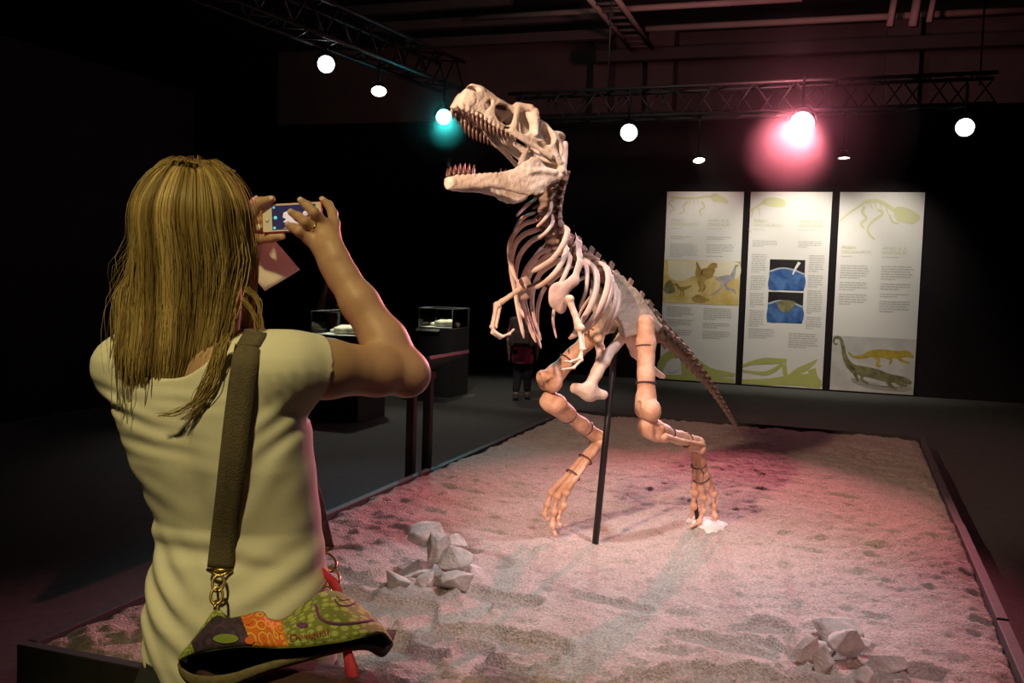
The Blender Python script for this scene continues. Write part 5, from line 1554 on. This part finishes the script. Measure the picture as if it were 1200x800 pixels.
def strokes(pn, name, segs, m, layer=1, parent=None):
    """several strokes drawn as one printed shape"""
    Vs, Qs = [], []
    for j, (pts, w, *tp) in enumerate(segs):
        L, R = stroke(pts, w, tp[0] if tp else 1.0); k = len(Vs); n = len(L)
        off = .0012 * layer + .00004 * j
        Vs += [tuple(PP(pn, *p, off)) for p in L] + [tuple(PP(pn, *p, off)) for p in R]
        Qs += [[k + i, k + n + i, k + n + i + 1, k + i + 1] for i in range(n - 1)]
    return obj_np(name, np.array(Vs), np.array(Qs), M[m], parent or pn[0], False)
def text_block(pn, a0, b0, a1, b1, lines, seed=0, gaps=()):
    r = np.random.default_rng(seed); Vt, Qt = [], []
    step = (b1 - b0) / lines
    for k in range(lines):
        if k in gaps: continue
        e = a1 - (a1 - a0) * (r.random() * .12 if (k + 1) not in gaps and k < lines - 1 else .3 + .4 * r.random())
        a = a0
        while a < e - .01:
            w = min(.02 + .05 * r.random(), e - a)
            i0 = len(Vt)
            for p in rect(a, b0 + k * step, a + w, b0 + k * step + step * .42): Vt.append(PP(pn, p[0], p[1], .0012))
            Qt.append([i0, i0 + 1, i0 + 2, i0 + 3]); a += w + .008
    o = obj_np('text_block', np.array([tuple(v) for v in Vt]), np.array(Qt), M['print_grey'], pn[0], False)
    o['kind'] = 'stuff'
def heading(pn, body, a, b, size):
    cv = bpy.data.curves.new('heading', 'FONT'); cv.body = body; cv.size = size; cv.space_line = .95
    o = bpy.data.objects.new('heading', cv); COL.objects.link(o)
    me = bpy.data.meshes.new_from_object(o.evaluated_get(bpy.context.evaluated_depsgraph_get()))
    bpy.data.objects.remove(o); bpy.data.curves.remove(cv)
    R = Matrix((Vv, Vector((0, 0, 1)), -U)).transposed().to_4x4(); R.translation = PP(pn, a, b, .0015)
    link('heading', me, M['print_heading'], pn[0], matrix=R)
p1 = panel('left text panel with an ochre dinosaur landscape', 777, 866.5)
p2 = panel('middle text panel with two blue asteroid pictures', 874.5, 969.5)
p3 = panel('right text panel with two lizard-like animals at the foot', 978.5, 1077.5)
for pn, al, ar in ((p1, .07, .55), (p2, .05, .62), (p3, .05, .54)):
    bb = .158 if pn is not p3 else .285
    heading(pn, 'PRÍBEH\nDINOSAUROV', al, bb, .062); heading(pn, 'WHAT IS A\nDINOSAUR?', ar, bb, .062)
    text_block(pn, al, bb + .034, al + .28, bb + .040, 1, 1); text_block(pn, ar, bb + .034, ar + .33, bb + .040, 1, 2)
# left panel
def bones(pn, segs, m, layer=1):
    strokes(pn, 'skeleton_print', segs, m, layer)
bones(p1, [([(.05, .03), (.25, .035), (.45, .03), (.62, .02)], .018, .7), ([(.28, .05), (.22, .08), (.24, .10), (.16, .12)], .014, .6), ([(.46, .05), (.50, .08), (.44, .10), (.47, .125)], .014, .6),
           ([(.10, .04), (.03, .06), (.10, .09), (.04, .11)], .013, .6), ([(.35, .035), (.37, .065)], .008, .6), ([(.40, .035), (.42, .062)], .008, .6), ([(.30, .035), (.31, .066)], .008, .6)], 'panel_pale_green')
flat(p1, 'skull_print', smooth([(.56, .025), (.62, .008), (.70, .018), (.80, .045), (.79, .062), (.70, .055), (.62, .052)]), 'panel_pale_green', 1)
text_block(p1, .07, .235, .35, .255, 2, 3); text_block(p1, .55, .235, .9, .255, 2, 4)
text_block(p1, .07, .275, .43, .35, 8, 5); text_block(p1, .55, .275, .92, .345, 7, 6, (5,))
pic = flat(p1, 'landscape_picture', rect(0, .36, 1, .59), 'pic_ochre', 1)
flat(p1, 'picture_sky', smooth([(.05, .365), (.5, .362), (.95, .365), (.99, .44), (.8, .45), (.5, .43), (.25, .47), (.08, .45)]), 'pic_sky', 2, pic)
strokes(p1, 'picture_animal', [([(.43, .368), (.455, .40), (.48, .43), (.55, .43), (.61, .415), (.645, .388), (.70, .386)], (.008, .03, .075, .085, .07, .05, .03)), ([(.53, .45), (.52, .48), (.55, .50), (.515, .525)], .035, .35), ([(.49, .45), (.475, .48), (.50, .505), (.47, .525)], .03, .35), ([(.62, .43), (.635, .45)], .012, .5)], 'pic_brown', 3, pic)
strokes(p1, 'picture_animal', [([(.68, .455), (.76, .455), (.84, .452), (.90, .44), (.925, .405), (.945, .383), (.98, .384)], (.008, .045, .06, .04, .018, .016, .01)), ([(.80, .465), (.84, .50), (.92, .51), (.96, .53)], .024, .4), ([(.78, .47), (.76, .50), (.70, .525), (.63, .54)], .024, .4)], 'pic_blue_grey', 3, pic)
strokes(p1, 'picture_animal', [([(.14, .492), (.18, .490), (.21, .507), (.26, .512), (.32, .505), (.38, .495)], (.014, .016, .018, .032, .02, .006)), ([(.26, .52), (.28, .535), (.26, .555)], .014, .5), ([(.24, .52), (.24, .54), (.22, .555)], .014, .5)], 'pic_brown', 3, pic)
flat(p1, 'picture_bush', smooth([(.0, .52), (.04, .48), (.10, .47), (.14, .50), (.16, .53), (.06, .54)]), 'pic_olive', 3, pic)
flat(p1, 'picture_rocks', smooth([(.38, .56), (.46, .54), (.54, .55), (.62, .565), (.55, .58), (.43, .58)]), 'pic_brown', 3, pic)
text_block(p1, .06, .61, .42, .775, 15, 7, (5, 10)); text_block(p1, .55, .61, .92, .775, 15, 8, (6, 10))
strokes(p1, 'skull_print', [([(.0, .99), (.02, .92), (.12, .87), (.28, .86), (.42, .885), (.55, .92), (.70, .945), (.99, .955)], (.03, .06, .06, .06, .07, .06, .05, .03)), ([(.02, .985), (.3, .985), (.6, .98), (.99, .985)], (.03, .04, .045, .03)), ([(.30, .95), (.55, .955), (.8, .96)], .05, .8), ([(.34, .90), (.36, .96)], .07, 1.0)], 'panel_green', 1)
flat(p1, 'skull_opening', smooth([(.10, .91), (.18, .885), (.27, .90), (.26, .94), (.16, .965), (.09, .945)]), 'panel_white', 2)
# middle panel
flat(p2, 'skull_print', smooth([(.13, .055), (.20, .03), (.33, .03), (.43, .045), (.42, .075), (.30, .078), (.20, .07)]), 'panel_pale_green', 1)
bones(p2, [([(.0, .10), (.08, .075), (.18, .05)], .02, .6), ([(.04, .09), (.02, .13)], .01, .6), ([(.10, .075), (.13, .12)], .008, .6), ([(.0, .19), (.03, .21)], .012, .8)], 'panel_pale_green')
text_block(p2, .05, .25, .40, .285, 4, 9); text_block(p2, .62, .25, .93, .285, 4, 10)
text_block(p2, .05, .32, .24, .70, 34, 11, (9, 17, 25)); text_block(p2, .76, .32, .95, .70, 34, 12, (8, 15, 27))
text_block(p2, .05, .705, .40, .76, 5, 13); text_block(p2, .56, .72, .93, .80, 7, 14)
for k, b0 in enumerate((.345, .512)):
    pc2 = flat(p2, 'asteroid_picture', rect(.28, b0, .715, b0 + .157), 'pic_space', 1)
    flat(p2, 'picture_planet', smooth([(.285, b0 + .065), (.40, b0 + .05), (.55, b0 + .055), (.71, b0 + .075), (.71, b0 + .15), (.5, b0 + .154), (.285, b0 + .152)], 5), 'pic_blue', 2, pc2)
    strokes(p2, 'picture_horizon', [([(.285, b0 + .062), (.42, b0 + .045), (.56, b0 + .05), (.71, b0 + .072)], .012)], 'pic_haze', 3, pc2)
    if k == 0: strokes(p2, 'picture_comet', [([(.645, b0 + .012), (.60, b0 + .045), (.57, b0 + .075)], .022, .4)], 'panel_white', 4, pc2)
    else: flat(p2, 'picture_crater', smooth([(.38, b0 + .05), (.50, b0 + .04), (.62, b0 + .05), (.57, b0 + .09), (.48, b0 + .105), (.41, b0 + .08)]), 'pic_olive', 4, pc2)
strokes(p2, 'skeleton_print', [([(.0, .905), (.12, .885), (.28, .872), (.42, .868), (.55, .862)], (.02, .03, .05, .04, .025)), ([(.0, .93), (.15, .935), (.3, .935), (.42, .91), (.50, .88)], (.015, .02, .03, .03, .02)), ([(.0, .985), (.3, .98), (.6, .965), (.85, .96), (.985, .985)], (.03, .045, .07, .10, .035)), ([(.58, .96), (.70, .915), (.82, .885), (.92, .85)], (.05, .05, .04, .008)), ([(.86, .90), (.90, .94), (.97, .97)], .06, .6), ([(.52, .88), (.54, .93), (.58, .96)], .03, 1.0)], 'panel_green', 1)
# right panel
bones(p3, [([(.01, .145), (.12, .105), (.22, .075), (.30, .05)], .010, 2.0), ([(.30, .05), (.42, .042), (.52, .055), (.60, .075), (.66, .09)], .028, .9),
           ([(.30, .07), (.28, .10), (.33, .13), (.27, .155), (.31, .18)], .022, .6), ([(.46, .085), (.52, .105), (.42, .14), (.36, .17), (.36, .20), (.44, .235)], .020, .7), ([(.60, .11), (.64, .145), (.72, .155)], .013, .8),
           ([(.36, .05), (.40, .085)], .007, .8), ([(.42, .05), (.46, .095)], .007, .8), ([(.48, .055), (.53, .105)], .007, .8), ([(.54, .06), (.59, .11)], .007, .8)], 'panel_pale_green')
flat(p3, 'skull_print', smooth([(.64, .085), (.70, .07), (.82, .08), (.94, .11), (.95, .135), (.88, .155), (.80, .15), (.70, .14), (.66, .115)]), 'panel_pale_green', 2)
text_block(p3, .05, .365, .40, .57, 17, 15, (6, 11)); text_block(p3, .54, .365, .92, .60, 19, 16, (6, 10, 13))
mp_ = flat(p3, 'animal_picture', rect(0, .722, 1, .998), 'pic_marble', 1)
flat(p3, 'picture_shadow', smooth([(.25, .93), (.5, .95), (.75, .97), (.97, .96), (.9, .985), (.6, .985), (.3, .96)]), 'pic_shadow', 2, mp_)
strokes(p3, 'picture_animal', [([(.20, .802), (.27, .824), (.37, .822), (.46, .805), (.58, .80), (.72, .802), (.82, .80), (.90, .795), (.975, .812)], (.006, .016, .022, .04, .055, .055, .045, .045, .012)), ([(.52, .815), (.57, .835), (.55, .862), (.60, .864)], .024, .5), ([(.66, .815), (.72, .832), (.70, .85)], .018, .6), ([(.78, .81), (.84, .83), (.93, .842)], .022, .6)], 'pic_yellow', 3, mp_)
strokes(p3, 'picture_animal', [([(.07, .762), (.035, .765), (.015, .748), (.04, .73), (.09, .732), (.125, .76), (.15, .81), (.20, .855), (.28, .885), (.42, .895), (.56, .905), (.70, .922), (.80, .922), (.90, .93), (.97, .94)], (.006, .01, .013, .016, .02, .024, .028, .04, .06, .068, .068, .058, .045, .045, .018)), ([(.28, .895), (.25, .875), (.34, .945)], .03, .6), ([(.40, .91), (.38, .935), (.46, .955)], .024, .6), ([(.68, .93), (.72, .955), (.80, .978)], .03, .6), ([(.76, .93), (.84, .95), (.92, .955)], .022, .6)], 'pic_olive', 4, mp_)
# lamps that wash the panels
for px, pw, b_ in ((822, 100, 1.5), (930, 240, 1.6), (1025, 135, 1.5)):
    q = on_wall(px, 300, WU); vv = vof(q)
    spot('panel_light', hall(vv + .12, WU - 1.25, 3.55), hall(vv + .05, WU, b_), pw, (1.0, 0.90, 0.76), 74, 1.0, 0.05)

# ------------------------------------------------------------------ glass display cases
def glass_mat():
    m = mat('case_glass', (0.9, 0.95, 0.94), 0.03, spec=0.5)
    nt = m.node_tree; b = nt.nodes['Principled BSDF']; out = nt.nodes['Material Output']
    tr = nt.nodes.new('ShaderNodeBsdfTransparent'); mx = nt.nodes.new('ShaderNodeMixShader'); fr_ = nt.nodes.new('ShaderNodeFresnel'); fr_.inputs[0].default_value = 1.45
    gl = nt.nodes.new('ShaderNodeBsdfGlossy'); gl.inputs['Roughness'].default_value = .02
    nt.links.new(fr_.outputs[0], mx.inputs[0]); nt.links.new(tr.outputs[0], mx.inputs[1]); nt.links.new(gl.outputs[0], mx.inputs[2]); nt.links.new(mx.outputs[0], out.inputs['Surface'])
    tr.inputs[0].default_value = (.93, .96, .95, 1)
glass_mat()
mat('glass_edge', (0.35, 0.40, 0.38), 0.2, colour2=(0.45, 0.5, 0.48), scale=20)
mat('case_base', (0.022, 0.021, 0.022), 0.7, colour2=(0.03, 0.029, 0.03), scale=4)
mat('case_deck', (0.30, 0.29, 0.26), 0.7, colour2=(0.38, 0.37, 0.34), scale=15)
mat('fossil', (0.38, 0.34, 0.25), 0.85, colour2=(0.66, 0.60, 0.46), scale=14, bump=.6, bscale=60, detail=8)
mat('card', (0.75, 0.74, 0.68), 0.7, colour2=(0.8, 0.79, 0.73), scale=30)
def ground(px, py, z=0.0):
    d = _fw + CR * ((px - 600) / FPX) + CU * ((400 - py) / FPX); t = (z - CAM_H) / d.z
    return Vector((d.x * t, d.y * t, z))
def uof(p): return p.x * U.x + p.y * U.y
def display_case(label, flabel, px, py, w, dp, h, gh, seed):
    g = ground(px, py); v1, u0 = vof(g), uof(g); v0, u1 = v1 - w, u0 + dp
    t = empty('display_case', hall((v0 + v1) / 2, (u0 + u1) / 2), label, 'display case', 'glass display cases')
    hbox('pedestal', v0, v1, u0, u1, 0, h, 'case_base', t, .006)
    hbox('deck', v0 + .02, v1 - .02, u0 + .02, u1 - .02, h, h + .012, 'case_deck', t, .002)
    e = .006
    for (a, b, c, d) in ((v0 + .01, v1 - .01, u0 + .01, u0 + .01 + e), (v0 + .01, v1 - .01, u1 - .01 - e, u1 - .01), (v0 + .01, v0 + .01 + e, u0 + .017, u1 - .017), (v1 - .01 - e, v1 - .01, u0 + .017, u1 - .017)):
        hbox('pane', a, b, c, d, h + .001, h + gh, 'case_glass', t)
    hbox('pane', v0 + .01, v1 - .01, u0 + .01, u1 - .01, h + gh, h + gh + e, 'case_glass', t)
    for (a, c) in ((v0 + .01, u0 + .01), (v1 - .01, u0 + .01), (v0 + .01, u1 - .01), (v1 - .01, u1 - .01)):
        tube('edge', [hall(a, c, h), hall(a, c, h + gh / 2), hall(a, c, h + gh)], .0035, M['glass_edge'], t, n=4)
    for (a, c, b, d) in ((v0, u0, v1, u0), (v0, u1, v1, u1), (v0, u0, v0, u1), (v1, u0, v1, u1)):
        for zz in (h + .004, h + gh + e):
            P, Q_ = hall(a, c, zz), hall(b, d, zz); k = hall((v0 + v1) / 2, (u0 + u1) / 2, zz)
            P = P.lerp(k, .02); Q_ = Q_.lerp(k, .02)
            tube('edge', [P, (P + Q_) / 2, Q_], .0032, M['glass_edge'], t, n=4)
    # the fossil slab and its card
    c = hall((v0 + v1) / 2 + .06, (u0 + u1) / 2, h + .012 + .04)
    F = Field(np.array(c) - .26, np.array(c) + .26, .008)
    rz = np.array(Matrix.Rotation(HROT + .1, 3, 'Z'))
    F.rbox(c, (w * .27, dp * .22, .012), .024, rot=rz)
    F.cone(np.array(c) - np.array(Vv) * w * .24 + ZD * .03, np.array(c) + np.array(Vv) * w * .22 + ZD * .028, .014, .02, .015)
    F.ell(np.array(c) + np.array(Vv) * w * .1 + ZD * .03, (.05, .04, .018), k=.02)
    F.warp(.010, 30, seed).warp(.004, 80, seed + 1)
    zf = h + .0125
    F.func(lambda X, Y, Z: zf - Z + 0 * X + 0 * Y, mode='and')
    o = field_obj('fossil', F, M['fossil']); tag(o, flabel, 'fossil', 'fossils in the glass cases')
    return t, (v0, v1, u0, u1)
dc1, r1 = display_case('black display case with a glass top behind the raised elbow', 'pale fossil slab in the case behind the elbow', 419, 495, .56, .60, .84, .235, 3)
dc2, r2 = display_case('black display case with a glass top left of the hind visitor', 'flat fossil slab in the case further back', 528, 466, .46, .56, .83, .235, 8)
# small extra stone and the sloping card of the further case
def hpt(r, a, b, z): return hall(r[0] + (r[1] - r[0]) * a, r[2] + (r[3] - r[2]) * b, z)
for r, lab in ((r1, 'small fossil at the left inside the case behind the elbow'), (r2, 'small fossil at the left inside the case further back')):
    c = hpt(r, .17, .6, .0); zb_ = .852 if r is r1 else .842
    c.z = zb_ + .018
    F = Field(np.array(c) - .09, np.array(c) + .09, .006); F.ell(c, (.055, .04, .026)); F.warp(.006, 50, 4)
    F.func(lambda X, Y, Z: zb_ - Z + 0 * X + 0 * Y, mode='and')
    tag(field_obj('fossil', F, M['fossil']), lab, 'fossil', 'fossils in the glass cases')
cd = box('label_card', hpt(r2, .32, -.035, .81), (.30, .07, .006), M['card'], dc2, Matrix.Rotation(HROT, 3, 'Z') @ Matrix.Rotation(.45, 3, 'X'))
cd['label'] = 'bright caption card on the front edge'
for r, zz in ((r1, 1.04), (r2, 1.03)):
    c = hpt(r, .55, .45, 2.9)
    spot('case_light', c, hpt(r, .5, .5, .9), 420, (1.0, 0.93, 0.78), 17, 0.5, 0.03)

# ------------------------------------------------------------------ reading stand beside the pit
def on_side(px, py, v):
    d = _fw + CR * ((px - 600) / FPX) + CU * ((400 - py) / FPX); t = v / (d.x * Vv.x + d.y * Vv.y)
    return Vector((d.x * t, d.y * t, CAM_H + d.z * t))
sv_ = BV0 - .2
ua, ub = uof(on_side(481, 540, sv_)), uof(on_side(500, 540, sv_))
st = empty('reading_stand', hall(sv_, (ua + ub) / 2), 'dark reading stand with two posts at the left rim of the pit', 'stand')
for uu in (ua, ub): hbox('post', sv_ - .028, sv_ + .028, uu - .028, uu + .028, 0.012, .82, 'rim_board', st, .003)
hbox('foot_plate', sv_ - .1, sv_ + .08, ua - .07, ub + .07, 0, .012, 'black_metal', st, .003)
hbox('cross_bar', sv_ - .034, sv_ + .034, ua - .05, ub + .06, .76, .82, 'rim_board', st, .003)
RT = Matrix.Rotation(HROT, 3, 'Z') @ Matrix.Rotation(-.42, 3, 'Y')
box('desk', hall(sv_ + .03, (ua + ub) / 2 + .05, .875), (.36, (ub - ua) + .42, .024), M['rim_board'], st, RT, .003)
box('text_sheet', hall(sv_ + .03, (ua + ub) / 2 + .05, .875) + RT @ Vector((0, 0, .0135)), (.32, (ub - ua) + .38, .002), M['grey_wall'], st, RT)

# ------------------------------------------------------------------ visitors further back
mat('pink_cloth', (0.6, 0.08, 0.20), 0.8, colour2=(0.68, 0.11, 0.25), scale=25)
mat('black_cloth', (0.014, 0.013, 0.016), 0.9, colour2=(0.022, 0.02, 0.024), scale=30)
mat('pack_cloth', (0.06, 0.04, 0.035), 0.8, colour2=(0.10, 0.065, 0.06), scale=20, bump=.3, bscale=90)
mat('dark_hair', (0.02, 0.014, 0.01), 0.5, colour2=(0.045, 0.03, 0.02), scale=40)
ms = mat('striped_cloth', (0.35, 0.02, 0.02), 0.8)
nt = ms.node_tree; wv_ = nt.nodes.new('ShaderNodeTexWave'); wv_.wave_type = 'BANDS'; wv_.bands_direction = 'Z'; wv_.inputs['Scale'].default_value = 5.2
tcn = nt.nodes.new('ShaderNodeTexCoord'); rpn = nt.nodes.new('ShaderNodeValToRGB'); rpn.color_ramp.interpolation = 'CONSTANT'
rpn.color_ramp.elements[0].color = (0.015, 0.012, 0.013, 1); rpn.color_ramp.elements[1].color = (0.42, 0.03, 0.03, 1); rpn.color_ramp.elements[1].position = .5
nt.links.new(tcn.outputs['Object'], wv_.inputs['Vector']); nt.links.new(wv_.outputs['Fac'], rpn.inputs['Fac']); nt.links.new(rpn.outputs['Color'], nt.nodes['Principled BSDF'].inputs['Base Color'])

def figure(root, base, H, f, shirt_m, pant_m, hair_m, arms, legs, sleeve=.45, long_hair=False, hem=.475):
    """standing figure: base point, height, facing f; arms and legs given as joint offsets in (right, forward, up) of H"""
    f = np.asarray(f, float); f /= np.linalg.norm(f); r = np.array([f[1], -f[0], 0]); b = np.asarray(base, float)
    P = lambda x, y, z: b + (r * x + f * y + ZD * z) * H
    rot = np.array([r, f, ZD]).T
    hc = P(0, .012, .875); h = .0085
    F = Field(b - np.array([.32 * H, .32 * H, .0]), b + np.array([.32 * H, .32 * H, H * 1.01]), h)
    F.ell(hc + ZD * .006 * H, (.046 * H, .056 * H, .062 * H), rot=rot); F.ell(hc + f * .02 * H - ZD * .03 * H, (.036 * H, .038 * H, .042 * H), rot=rot, k=.02)
    F.cone(hc + f * .052 * H, hc + f * .062 * H - ZD * .014 * H, .006, .008, .008)
    for s in (-1, 1): F.ell(hc + r * s * .047 * H, (.006, .012, .018), rot=rot, k=.006)
    F.cone(P(0, -.005, .80), hc - ZD * .02 * H, .034 * H, .030 * H, .02)
    F.chain([P(0, 0, .79), P(0, 0, .70), P(0, 0, .60), P(0, 0, .50)], [.07 * H, .088 * H, .075 * H, .088 * H], .04, flat=(f, .72))
    F.cone(P(-.085, 0, .795), P(.085, 0, .795), .036 * H, .036 * H, .03)
    for A_ in arms:
        F.chain([P(*q) for q in A_[:3]], [.034 * H, .027 * H, .017 * H], .015)
        w_, e_ = P(*A_[2]), P(*A_[1]); d_ = (w_ - e_) / np.linalg.norm(w_ - e_)
        F.cone(w_, w_ + d_ * .045 * H, .018 * H, .017 * H, .01, flat=(r, .55))
        for q in range(4):
            o_ = f * (q - 1.5) * .009 * H
            F.chain([w_ + d_ * .045 * H + o_, w_ + d_ * .075 * H + o_, w_ + d_ * .1 * H + o_ - r * .006], [.0062 * H, .0056 * H, .0045 * H], .003)
        F.cone(w_ + d_ * .02 * H + f * .016 * H, w_ + d_ * .055 * H + f * .03 * H, .007 * H, .005 * H, .004)
    for L_ in legs: F.chain([P(*q) for q in L_], [.058 * H, .04 * H, .026 * H], .03)
    body_ = field_obj('body', F, M['skin'], root)
    F = Field(b - np.array([.3 * H, .3 * H, -.4 * H]), b + np.array([.3 * H, .3 * H, H * .9]), h)
    F.chain([P(0, 0, .79), P(0, 0, .70), P(0, 0, .60), P(0, 0, min(.52, hem + .06))], [.074 * H, .093 * H, .083 * H, .116 * H], .04, flat=(f, .75))
    F.cone(P(-.085, 0, .795), P(.085, 0, .795), .041 * H, .041 * H, .03)
    for A_ in arms:
        a0, a1 = P(*A_[0]), P(*A_[1]); F.cone(a0, a0 + (a1 - a0) * sleeve * 1.6, .042 * H, .036 * H, .02)
    F.ell(P(0, .01, .86), (.045 * H, .05 * H, .055 * H), mode='sub', k=.005)
    z0 = b[2] + hem * H
    F.func(lambda X, Y, Z: z0 - Z + 0 * X + 0 * Y, mode='and'); F.warp(.004, 30, 2)
    field_obj('shirt', F, M[shirt_m], root)
    F = Field(b - np.array([.3 * H, .3 * H, 0]), b + np.array([.3 * H, .3 * H, .56 * H]), h)
    F.cone(P(0, 0, .53), P(0, 0, .49), .084 * H, .086 * H, .03, flat=(f, .8))
    for L_ in legs: F.chain([P(*q) for q in L_], [.066 * H, .047 * H, .036 * H], .03)
    zt = b[2] + .09 * H
    F.func(lambda X, Y, Z: zt - Z + 0 * X + 0 * Y, mode='and')
    field_obj('trousers', F, M[pant_m], root)
    for L_ in legs:
        an = P(*L_[2]); fl = P(L_[2][0], L_[2][1], 0)
        F = Field(fl - .2, fl + .2, .007)
        F.cone(an * [1, 1, 0] + ZD * (fl[2] + .028) - f * .02, an * [1, 1, 0] + ZD * (fl[2] + .024) + f * .075 * H, .024 * H + .006, .021 * H + .004, .01)
        F.cone(an * [1, 1, 0] + ZD * (fl[2] + .03), an, .022 * H + .006, .026 * H, .01)
        zg = fl[2] + .002
        F.func(lambda X, Y, Z: zg - Z + 0 * X + 0 * Y, mode='and')
        field_obj('shoe', F, M['shoe'], root)
    F = Field(hc - .2, hc + .2, h * .8)
    F.ell(hc + ZD * .014 * H - f * .006 * H, (.053 * H, .063 * H, .062 * H), rot=rot)
    if long_hair: F.cone(hc - f * .03 * H, hc - f * .045 * H - ZD * .09 * H, .045 * H, .03 * H, .02, flat=(f, .6))
    F.ell(hc + f * .05 * H - ZD * .025 * H, (.05 * H, .05 * H, .055 * H), rot=rot, mode='sub', k=.01)
    F.warp(.004, 60, 3)
    field_obj('hair', F, M[hair_m], root)
    for s in (-1, 1):
        c = hc + f * .055 * H + r * s * .018 * H + ZD * .004 * H
        F = Field(c - .012, c + .012, .003); F.ell(c, (.008, .008, .008)); field_obj('eye', F, M['eye'], root)
cb = ground(611, 468)
child = empty('person', cb, 'child in a pink top and dark leggings walking away with a backpack', 'person')
figure(child, cb, 1.16, U * 1.0 + Vv * -.25, 'pink_cloth', 'black_cloth', 'dark_hair',
       [[(-.11, 0, .785), (-.15, .0, .62), (-.15, .06, .48)], [(.11, 0, .785), (.15, -.02, .62), (.145, .05, .49)]],
       [[(-.045, 0, .48), (-.05, .06, .27), (-.055, -.08, .06)], [(.045, 0, .48), (.05, .05, .26), (.055, .06, .05)]], long_hair=True, hem=.375)
cf = np.array(U) * 1.0 - np.array(Vv) * .25; cf /= np.linalg.norm(cf)
bpk = empty('backpack', Vector(np.array(cb) - cf * .14 + ZD * .62), 'dark backpack worn by the child in pink', 'backpack')
bc = np.array(cb) - cf * .185 + ZD * .83
F = Field(bc - .26, bc + .26, .008)
rot = np.array([np.array([cf[1], -cf[0], 0]), cf, ZD]).T
F.rbox(bc, (.105, .045, .135), .045, rot=rot); F.warp(.006, 25, 9)
field_obj('pack_body', F, M['pack_cloth'], bpk)
F = Field(bc - .26, bc + .26, .007); F.rbox(bc - cf * .085 - ZD * .06, (.075, .012, .055), .025, rot=rot); field_obj('pocket', F, M['pack_cloth'], bpk)
rr_ = np.array([cf[1], -cf[0], 0])
for s in (-1, 1):
    tube('strap', [bc + rr_ * s * .08 + ZD * .16, bc + rr_ * s * .09 + cf * .16 + ZD * .17, bc + rr_ * s * .11 + cf * .3 + ZD * .05, bc + rr_ * s * .12 + cf * .2 - ZD * .1, bc + rr_ * s * .11 + cf * .05 - ZD * .12], .018, M['black_cloth'], bpk, n=6)
vb = at(406, 350, 11.4); vb.z = 0
vis = empty('person', vb, 'dim visitor in a red striped top bending over the case', 'person')
figure(vis, vb, 1.64, -U * 1.0 + Vv * .25, 'striped_cloth', 'black_cloth', 'dark_hair',
       [[(-.11, 0, .785), (-.16, .06, .64), (-.06, .17, .66)], [(.11, 0, .785), (.17, .05, .65), (.12, .12, .79)]],
       [[(-.05, 0, .48), (-.055, .02, .27), (-.06, .0, .05)], [(.05, 0, .48), (.055, .02, .27), (.06, .0, .05)]], sleeve=.4, long_hair=True)

# ------------------------------------------------------------------ added scattering volumes for the haze around two of the lamps
hm = bpy.data.materials.new('glow'); hm.use_nodes = True
nt = hm.node_tree; nt.nodes.remove(nt.nodes['Principled BSDF'])
vs_ = nt.nodes.new('ShaderNodeVolumeScatter'); vs_.inputs['Density'].default_value = 0.022; vs_.inputs['Anisotropy'].default_value = 0.75
nt.links.new(vs_.outputs[0], nt.nodes['Material Output'].inputs['Volume'])
def glow(label, c, r):  # added volume that imitates the glare around a lamp
    bm = bmesh.new(); bmesh.ops.create_icosphere(bm, subdivisions=4, radius=1.0)
    bmesh.ops.transform(bm, matrix=Matrix.Rotation(HROT, 4, 'Z') @ Matrix.Diagonal((*r, 1)), verts=bm.verts)
    o = from_bm('lamp_glow', bm, hm, None, True, c)
    tag(o, label, 'glow', kind='stuff')
glow('added volume for the reddish haze hanging around the red lamp', LAMP['red'] + Vector((-.1, -.3, -.05)), (1.3, 1.7, 1.4))
glow('added volume for the haze hanging around the turquoise lamp', LAMP['cyan'] + Vector((0.1, -.2, -.05)), (.55, 0.9, .6))
